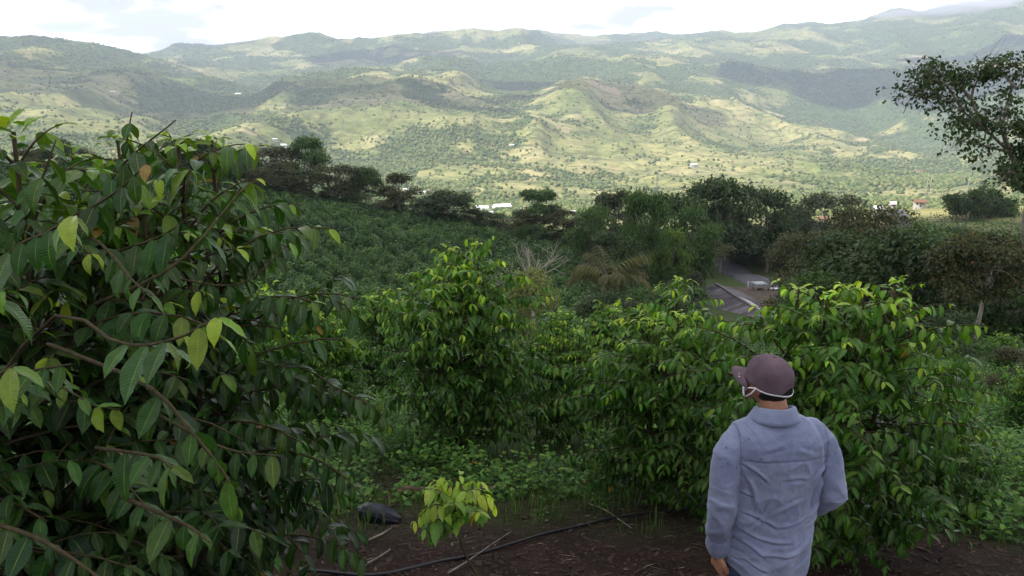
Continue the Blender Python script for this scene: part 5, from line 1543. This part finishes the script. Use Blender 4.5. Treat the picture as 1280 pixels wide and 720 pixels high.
def seg_crease(V, x0, z0, x1, z1, wdt, dep, curve=0.0, side=-1):
    x, z = V[:, 0], V[:, 2]
    dx, dz = x1 - x0, z1 - z0; L2 = dx * dx + dz * dz; L_ = math.sqrt(L2)
    t = np.clip(((x - x0) * dx + (z - z0) * dz) / L2, 0, 1)
    bow = curve * 4 * t * (1 - t)
    px_, pz_ = x0 + dx * t - dz / L_ * bow, z0 + dz * t + dx / L_ * bow
    # signed distance: a sharp valley with a soft ridge next to it
    sd = ((x - px_) * (-dz) + (z - pz_) * dx) / L_
    end = np.hypot(x - px_, z - pz_)
    fade = np.sin(math.pi * np.clip(t, .02, .98)) ** .6 * np.exp(-np.maximum(end - np.abs(sd), 0) ** 2 / wdt ** 2)
    w_ = wdt * .62; e = -1.1 * np.exp(-np.abs(sd / w_) ** 1.5) + 1.0 * np.exp(-((sd - 2.0 * w_) / (1.5 * w_)) ** 2)
    return 1.55 * dep * e * fade * ((V[:, 1] * side) > -.02)
am = np.zeros(len(V))
tor = 1 - sstep(.165, .205, np.abs(V[:, 0])) * sstep(1.40, 1.33, V[:, 2])
for c in [(-.175, 1.275, -.085, 1.215, .008, .007, .01), (-.165, 1.235, -.120, 1.09, .009, .008, .012), (.178, 1.27, .095, 1.20, .008, .007, -.01), (.17, 1.23, .125, 1.08, .009, .008, -.012),
          (-.15, 1.00, .03, .965, .009, .006, -.012), (-.02, 1.03, .15, 1.075, .009, .006, -.014), (-.155, 1.075, -.03, 1.025, .008, .005, .01), (.155, .99, .02, .935, .009, .006, .01),
          (-.12, .925, .10, .915, .009, .005, -.012), (.165, 1.13, .05, 1.03, .010, .006, .012), (-.165, .955, -.06, .895, .009, .006, .008), (.08, 1.15, -.06, 1.10, .011, .004, -.01), (-.02, 1.225, .10, 1.21, .009, .0035, .008),
          (.15, .90, .06, .85, .008, .004, 0), (-.14, .88, -.05, .84, .008, .004, 0), (-.06, 1.16, -.125, 1.03, .009, .005, .008), (-.10, 1.33, -.02, 1.355, .012, .003, 0), (.11, 1.33, .03, 1.36, .012, .003, 0),
          (.165, 1.06, .10, 1.02, .007, .005, .004), (-.17, 1.16, -.11, 1.13, .007, .005, .004)]:
    am += seg_crease(V, *c[:6], curve=c[6]) * tor
# sleeves: rings of creases at the elbow and above the cuff
arm = sstep(.165, .20, np.abs(V[:, 0]))
q = V[:, 2] * 1.0 + .35 * V[:, 1] * np.sign(V[:, 0]) + .03 * fbm(V[:, 0] * 9, V[:, 1] * 12 + V[:, 2] * 9, 61, 3)
bunch = np.exp(-((V[:, 2] - 1.11) / .07) ** 2) + .8 * np.exp(-((V[:, 2] - .97) / .045) ** 2) * (V[:, 0] < 0) + .45 * np.exp(-((V[:, 2] - 1.30) / .05) ** 2)
rd_ = ridged(V[:, 0] * 5 + V[:, 1] * 7, q * 17, 62, 3) - .45
am += arm * bunch * .011 * rd_
fold = ridged(V[:, 0] * 5.5 + V[:, 1] * 3 + 2, V[:, 2] * 5.5 + V[:, 0] * 2.5, 63, 3) - .4
am += .0065 * fold + 0.0075 * (ridged(V[:, 0] * 11 + V[:, 2] * 6, V[:, 2] * 13 - V[:, 0] * 6, 67, 3) - .4) + .002 * fbm(V[:, 0] * 30, V[:, 2] * 30 + V[:, 1] * 20, 64, 3)
# longitudinal folds down the back, growing to the hem
am += .006 * sstep(1.05, .80, V[:, 2]) * np.sin(V[:, 0] * 55 + 2 * fbm(V[:, 2] * 6, V[:, 0] * 4, 65, 2)) * (np.abs(V[:, 1]) > .02)
back = V[:, 1] < 0
yoke = 1.305 - .05 * V[:, 0] ** 2 * 10
seam = np.exp(-((V[:, 2] - yoke) / .0035) ** 2) * back * tor * (np.abs(V[:, 0]) < .185)
sx_r = .176 + .10 * np.clip(1.36 - V[:, 2], 0, 1) * -.2
seam2 = np.exp(-((np.abs(V[:, 0]) - (.168 + .012 * np.sin((V[:, 2] - 1.22) * 9))) / .0032) ** 2) * (V[:, 2] > 1.20) * (V[:, 2] < 1.42)
cuff = np.exp(-((V[:, 2] - .915) / .0032) ** 2) * (V[:, 0] < -.14)
am -= .003 * (seam + seam2 + cuff)
low = V[:, 2] < .90
V2 = V + Nn * am[:, None]
V2[:, 2] += np.where(low, sstep(.90, .77, V[:, 2]) * (.075 * np.clip(np.abs(V[:, 0]) / .18, 0, 1) ** 2.2) * (np.abs(V[:, 0]) < .19), 0)
keepz = V[:, 2]
setco(me, V2); addattr(me, 'seam', np.clip(seam + seam2 + cuff, 0, 1))
mC = N('chambray'); ob = mC.obj()
big = mC.noise(ob, 5.5, 5, .6); warp_ = mC.noise(mC.n('VectorMath', {0: ob, 1: (1, 1, .12)}, operation='MULTIPLY').outputs[0], 420, 3, .6); weft = mC.noise(mC.n('VectorMath', {0: ob, 1: (.12, 1, 1)}, operation='MULTIPLY').outputs[0], 420, 3, .6)
th_ = mC.math('ADD', warp_, weft)
cc = mC.ramp(big, [(.3, (.135, .158, .255)), (.7, (.215, .242, .350))])
cc = mC.mix(.35, cc, mC.ramp(th_, [(.75, .7), (1.0, 1.25)]), 'MULTIPLY')
cc = mC.mix(mC.ramp(mC.noise(ob, 3.2, 6, .65), [(.52, 0.0), (.66, .38)]), cc, (.085, .10, .18))
cc = mC.mix(mC.math('MULTIPLY', mC.attr('seam'), .55), cc, (.07, .08, .16))
vs = mC.n('TexVoronoi', {'Vector': ob, 'Scale': 34.0}); dots = mC.math('LESS_THAN', vs.outputs['Distance'], .17)
area = mC.ramp(mC.noise(ob, 4.5, 3, .6), [(.50, 0.0), (.60, 1.0)])
cc = mC.mix(mC.math('MULTIPLY', mC.math('MULTIPLY', dots, area), .5), cc, (.05, .055, .11))
M_SHIRT = mC.done(mC.bsdf(cc, .9, mC.bump(th_, .25, .0012, mC.bump(mC.noise(ob, 30, 4, .6), .25, .004)), .12, **{'Sheen Weight': .25, 'Sheen Roughness': .5}))
me.materials.clear(); me.materials.append(M_SHIRT)
shirt = link('shirt', me, None, man)
# collar: stand and folded fall
th = np.linspace(0, 2 * math.pi, 61)[:-1]
prof = [(.066, -.030), (.064, .0), (.063, .026), (.067, .036), (.075, .034), (.083, .014), (.094, -.010), (.100, -.024), (.096, -.027), (.086, -.010), (.074, .018), (.070, .018), (.071, -.030)]
rows = []
for (r, z) in prof:
    fr = .5 + .5 * np.sin(th)       # 1 at front
    rx = r * 1.04; ry = r * 1.02
    wob = 1 + .03 * np.sin(th * 3 + 1)
    drop = -.035 * fr ** 1.5 + .0 * th
    rows.append(np.stack([-.020 + rx * np.cos(th) * wob, -.006 + ry * np.sin(th) * wob, 1.454 + z * .88 * (1 - .15 * fr) + drop + .012 * np.cos(th) * 0 - .10 * 0], 1))
R_ = np.array(rows); n_, k_ = R_.shape[:2]; I = np.arange(n_ * k_).reshape(n_, k_); J = np.roll(I, -1, 1)
I2 = np.vstack([I, I[:1]]); J2 = np.vstack([J, J[:1]])
q = np.stack([I2[:-1].ravel(), J2[:-1].ravel(), J2[1:].ravel(), I2[1:].ravel()], 1)
cv = R_.reshape(-1, 3); cv[:, 2] += .22 * (cv[:, 0] + .02)*.0
col = link('collar', mesh_np('collar', cv, q, M_SHIRT, {'seam': np.zeros(len(cv))}), None, shirt)
# left cuff, turned back
cw = Vox(); cw.tube([(-.212, .000, .928), (-.206, .008, .905), (-.204, .012, .892)], [.050, .053, .050], 22, 10)
me, V, Nn = cw.remesh(.0042, 3); setco(me, V + Nn * (.004 * fbm(V[:, 0] * 25, V[:, 1] * 25 + V[:, 2] * 30, 8, 3))[:, None]); addattr(me, 'seam', np.zeros(len(V))); me.materials.clear(); me.materials.append(M_SHIRT); link('cuff', me, None, shirt)

# hair
b = Vox(); V, f = ico(4); V = V * np.array([.081, .101, .112]) + np.array([0, -.006, .004]); b.add(hd(V), f)
me, V, Nn = b.remesh(.006, 1)
hl = hd(np.zeros((1, 3)))[0]
c_, s__ = math.cos(-YAW), math.sin(-YAW); d_ = V - hl; lx_, ly_ = d_[:, 0] * c_ - d_[:, 1] * s__, d_[:, 0] * s__ + d_[:, 1] * c_
lim = np.where(ly_ > .0, .03 + .3 * ly_, -.060 + .2 * np.maximum(ly_ + .05, 0))
sink = sstep(0.0, -.02, d_[:, 2] - lim)
V = hl + d_ * (1 - .16 * sink)[:, None] + Nn * (.0025 * fbm(V[:, 0] * 90, V[:, 2] * 30 + V[:, 1] * 90, 71, 3))[:, None] * (1 - sink)[:, None]
setco(me, V); mh = N('black_hair'); M_HAIR = mh.done(mh.bsdf((.012, .010, .010), .5, mh.bump(mh.noise(mh.n('VectorMath', {0: mh.obj(), 1: (1, 1, .15)}, operation='MULTIPLY').outputs[0], 260, 3, .6), .6, .003), .4))
me.materials.clear(); me.materials.append(M_HAIR); link('hair', me, None, man)

# cap
mP = N('cap_cotton'); npn = mP.noise(mP.obj(), 340, 3, .6); npb = mP.noise(mP.obj(), 14, 5, .6)
M_CAP = mP.done(mP.bsdf(mP.mix(.3, mP.ramp(npb, [(.3, (.095, .064, .080)), (.7, (.145, .102, .122))]), mP.ramp(npn, [(.3, .6), (.7, 1.4)]), 'MULTIPLY'), .9, mP.bump(npn, .3, .001), .12))
cap = link('cap', None, None, man)
nz2_, na = 22, 72
ph = np.linspace(0, 1, nz2_); ths = np.linspace(0, 2 * math.pi, na, endpoint=False)     # th measured from +x; back at -pi/2
rows = []
for p in ph:
    e = p * math.pi / 2
    rad = math.sin(e) ** .86 if p > 0 else 0.0
    zz = .100 * math.cos(e) ** .80 if p < 1 else 0
    seamg = 1 - .012 * np.exp(-((((ths + math.pi / 6) % (math.pi / 3)) - math.pi / 6) / .035) ** 2)
    rows.append(np.stack([.091 * rad * np.cos(ths) * seamg, .112 * rad * np.sin(ths) * seamg, np.full(na, zz)], 1))
# straight band below the dome with an arched cut-out at the back
for dz in (.007, .015, .023):
    backness = np.exp(-(((ths - 1.5 * math.pi)) / .33) ** 2)
    rows.append(np.stack([.0915 * np.cos(ths), .1125 * np.sin(ths), -dz + .0 * ths - .010 * (np.sin(ths) < 0) * (1 - backness) * dz / .023 + backness * dz * 1.45], 1))
R_ = np.array(rows)
wr = fbm(R_[..., 0].ravel() * 28, R_[..., 1].ravel() * 28 + R_[..., 2].ravel() * 22, 83, 3).reshape(R_.shape[:2])
R_ = R_ * (1 + .014 * wr[..., None]); R_[..., 1] -= .004
n_, k_ = R_.shape[:2]; I = np.arange(n_ * k_).reshape(n_, k_); J = np.roll(I, -1, 1)
q = np.stack([I[1:-1].ravel(), I[2:].ravel(), J[2:].ravel(), J[1:-1].ravel()], 1)
Vc = R_.reshape(-1, 3) + np.array([0, 0, .020])
tr3 = np.stack([I[0], I[1], J[1]], 1)
o = link('crown', mesh_np('crown', hd(Vc), [q, tr3], M_CAP), None, cap)
sol = o.modifiers.new('thick', 'SOLIDIFY'); sol.thickness = .0022; sol.offset = -1
# button and eyelets
bb = Vox(); bb.ball((0, -.004, .121), (.007, .007, .004)); link('button', mesh_np('button', hd(np.concatenate(bb.V)), np.concatenate(bb.F[3]), M_CAP), None, cap)
acc = Acc()
for a in (210, 270, 330, 30, 150, 90):
    a = math.radians(a); V, f = ico(2)
    acc.add(hd(V * .0026 + np.array([.091 * .62 * math.cos(a), .112 * .62 * math.sin(a) - .004, .020 + .100 * .80])), f)
link('eyelets', acc.mesh('eyelets', flat_mat('eyelet_thread', (.35, .28, .33), .8, .1, 9)), None, cap)
# brim
u_ = np.linspace(-1, 1, 25); v_ = np.linspace(0, 1, 9)
U_, V_ = np.meshgrid(u_, v_)
bw = .076
edge = .082 * np.sqrt(np.clip(1 - np.abs(U_) ** 2.4, 0, 1))
X_ = bw * U_ * (1 + .03 * V_); Y0 = .112 * np.sqrt(np.clip(1 - (X_ / .0925) ** 2, 0, 1)) - .008
Y_ = Y0 + edge * V_
Z_ = -.006 - .030 * np.abs(U_) ** 2 - .020 * V_ ** 1.2
Vb = np.stack([X_, Y_, Z_ + .018], -1).reshape(-1, 3); I = np.arange(Vb.shape[0]).reshape(U_.shape)
q = np.stack([I[:-1, :-1].ravel(), I[:-1, 1:].ravel(), I[1:, 1:].ravel(), I[1:, :-1].ravel()], 1)
o = link('brim', mesh_np('brim', hd(Vb), q, M_CAP), None, cap)
sol = o.modifiers.new('thick', 'SOLIDIFY'); sol.thickness = .004; sol.offset = 0
# white embroidered mark on the brim edge
acc = Acc()
for (x0, l) in ((-.058, .008), (-.047, .006)):
    yb = .112 * math.sqrt(1 - (x0 / .0925) ** 2) - .008 + .045
    V, f = boxV((x0, yb - .01, .018 - .006 - .030 * (x0 / bw) ** 2 - .008 + .0025), (.003, l, .0016)); acc.add(hd(V), f)
link('mark', acc.mesh('mark', flat_mat('white_thread', (.8, .8, .8), .8, .05, 5), False), None, cap)
# back strap of the cap
tt = np.linspace(1.5 * math.pi - .36, 1.5 * math.pi + .36, 14)
acc = Acc()
S0 = np.stack([.0935 * np.cos(tt), .1145 * np.sin(tt) - .004, np.full(14, -.010)], 1); S1 = S0 - [0, 0, .012]
quad_strip(acc, hd(S0), hd(S1)); o = link('strap', acc.mesh('strap', M_CAP), None, cap); sol = o.modifiers.new('thick', 'SOLIDIFY'); sol.thickness = .002
# face mask with its elastic running round the back of the head
M_MASK = flat_mat('white_mask', (.80, .80, .82), .8, .05, 12)
mask = link('mask', None, None, man)
uu, vv = np.meshgrid(np.linspace(-1, 1, 21), np.linspace(-1, 1, 13))
aa = uu * .85
Xm = .082 * np.sin(aa); Ym = .100 * np.cos(aa) + .010 * np.exp(-(uu / .3) ** 2) + .006; Zm = -.052 + .048 * vv * (1 - .35 * np.abs(uu) ** 2) + .002 * np.sin(vv * 9)
Ym = Ym - .012 * (vv < 0) * vv * vv
I = np.arange(uu.size).reshape(uu.shape); q = np.stack([I[:-1, :-1].ravel(), I[:-1, 1:].ravel(), I[1:, 1:].ravel(), I[1:, :-1].ravel()], 1)
o = link('cloth', mesh_np('cloth', hd(np.stack([Xm, Ym, Zm], -1).reshape(-1, 3)), q, M_MASK), None, mask); sol = o.modifiers.new('thick', 'SOLIDIFY'); sol.thickness = .002
tt = np.linspace(math.pi - .05, 2 * math.pi + .05, 40)
bk = np.clip(-np.sin(tt), 0, 1)
S = np.stack([.0965 * np.cos(tt), .1185 * np.sin(tt) - .002, -.006 - .004 * bk + .0015 * np.sin(tt * 5)], 1)
acc = Acc()
for off in (0, .0035): add_tube(acc, hd(S - [0, 0, off]), .0010, 6)
for sg in (-1, 1):
    add_tube(acc, hd(np.array([[sg * .0965, 0, -.008], [sg * .090, .03, -.02], [sg * .074, .052, -.035]])), .0022, 6)
    add_tube(acc, hd(np.array([[sg * .0965, 0, -.010], [sg * .092, .02, -.045], [sg * .074, .050, -.075]])), .0022, 6)
link('elastic', acc.mesh('elastic', M_MASK), None, mask)
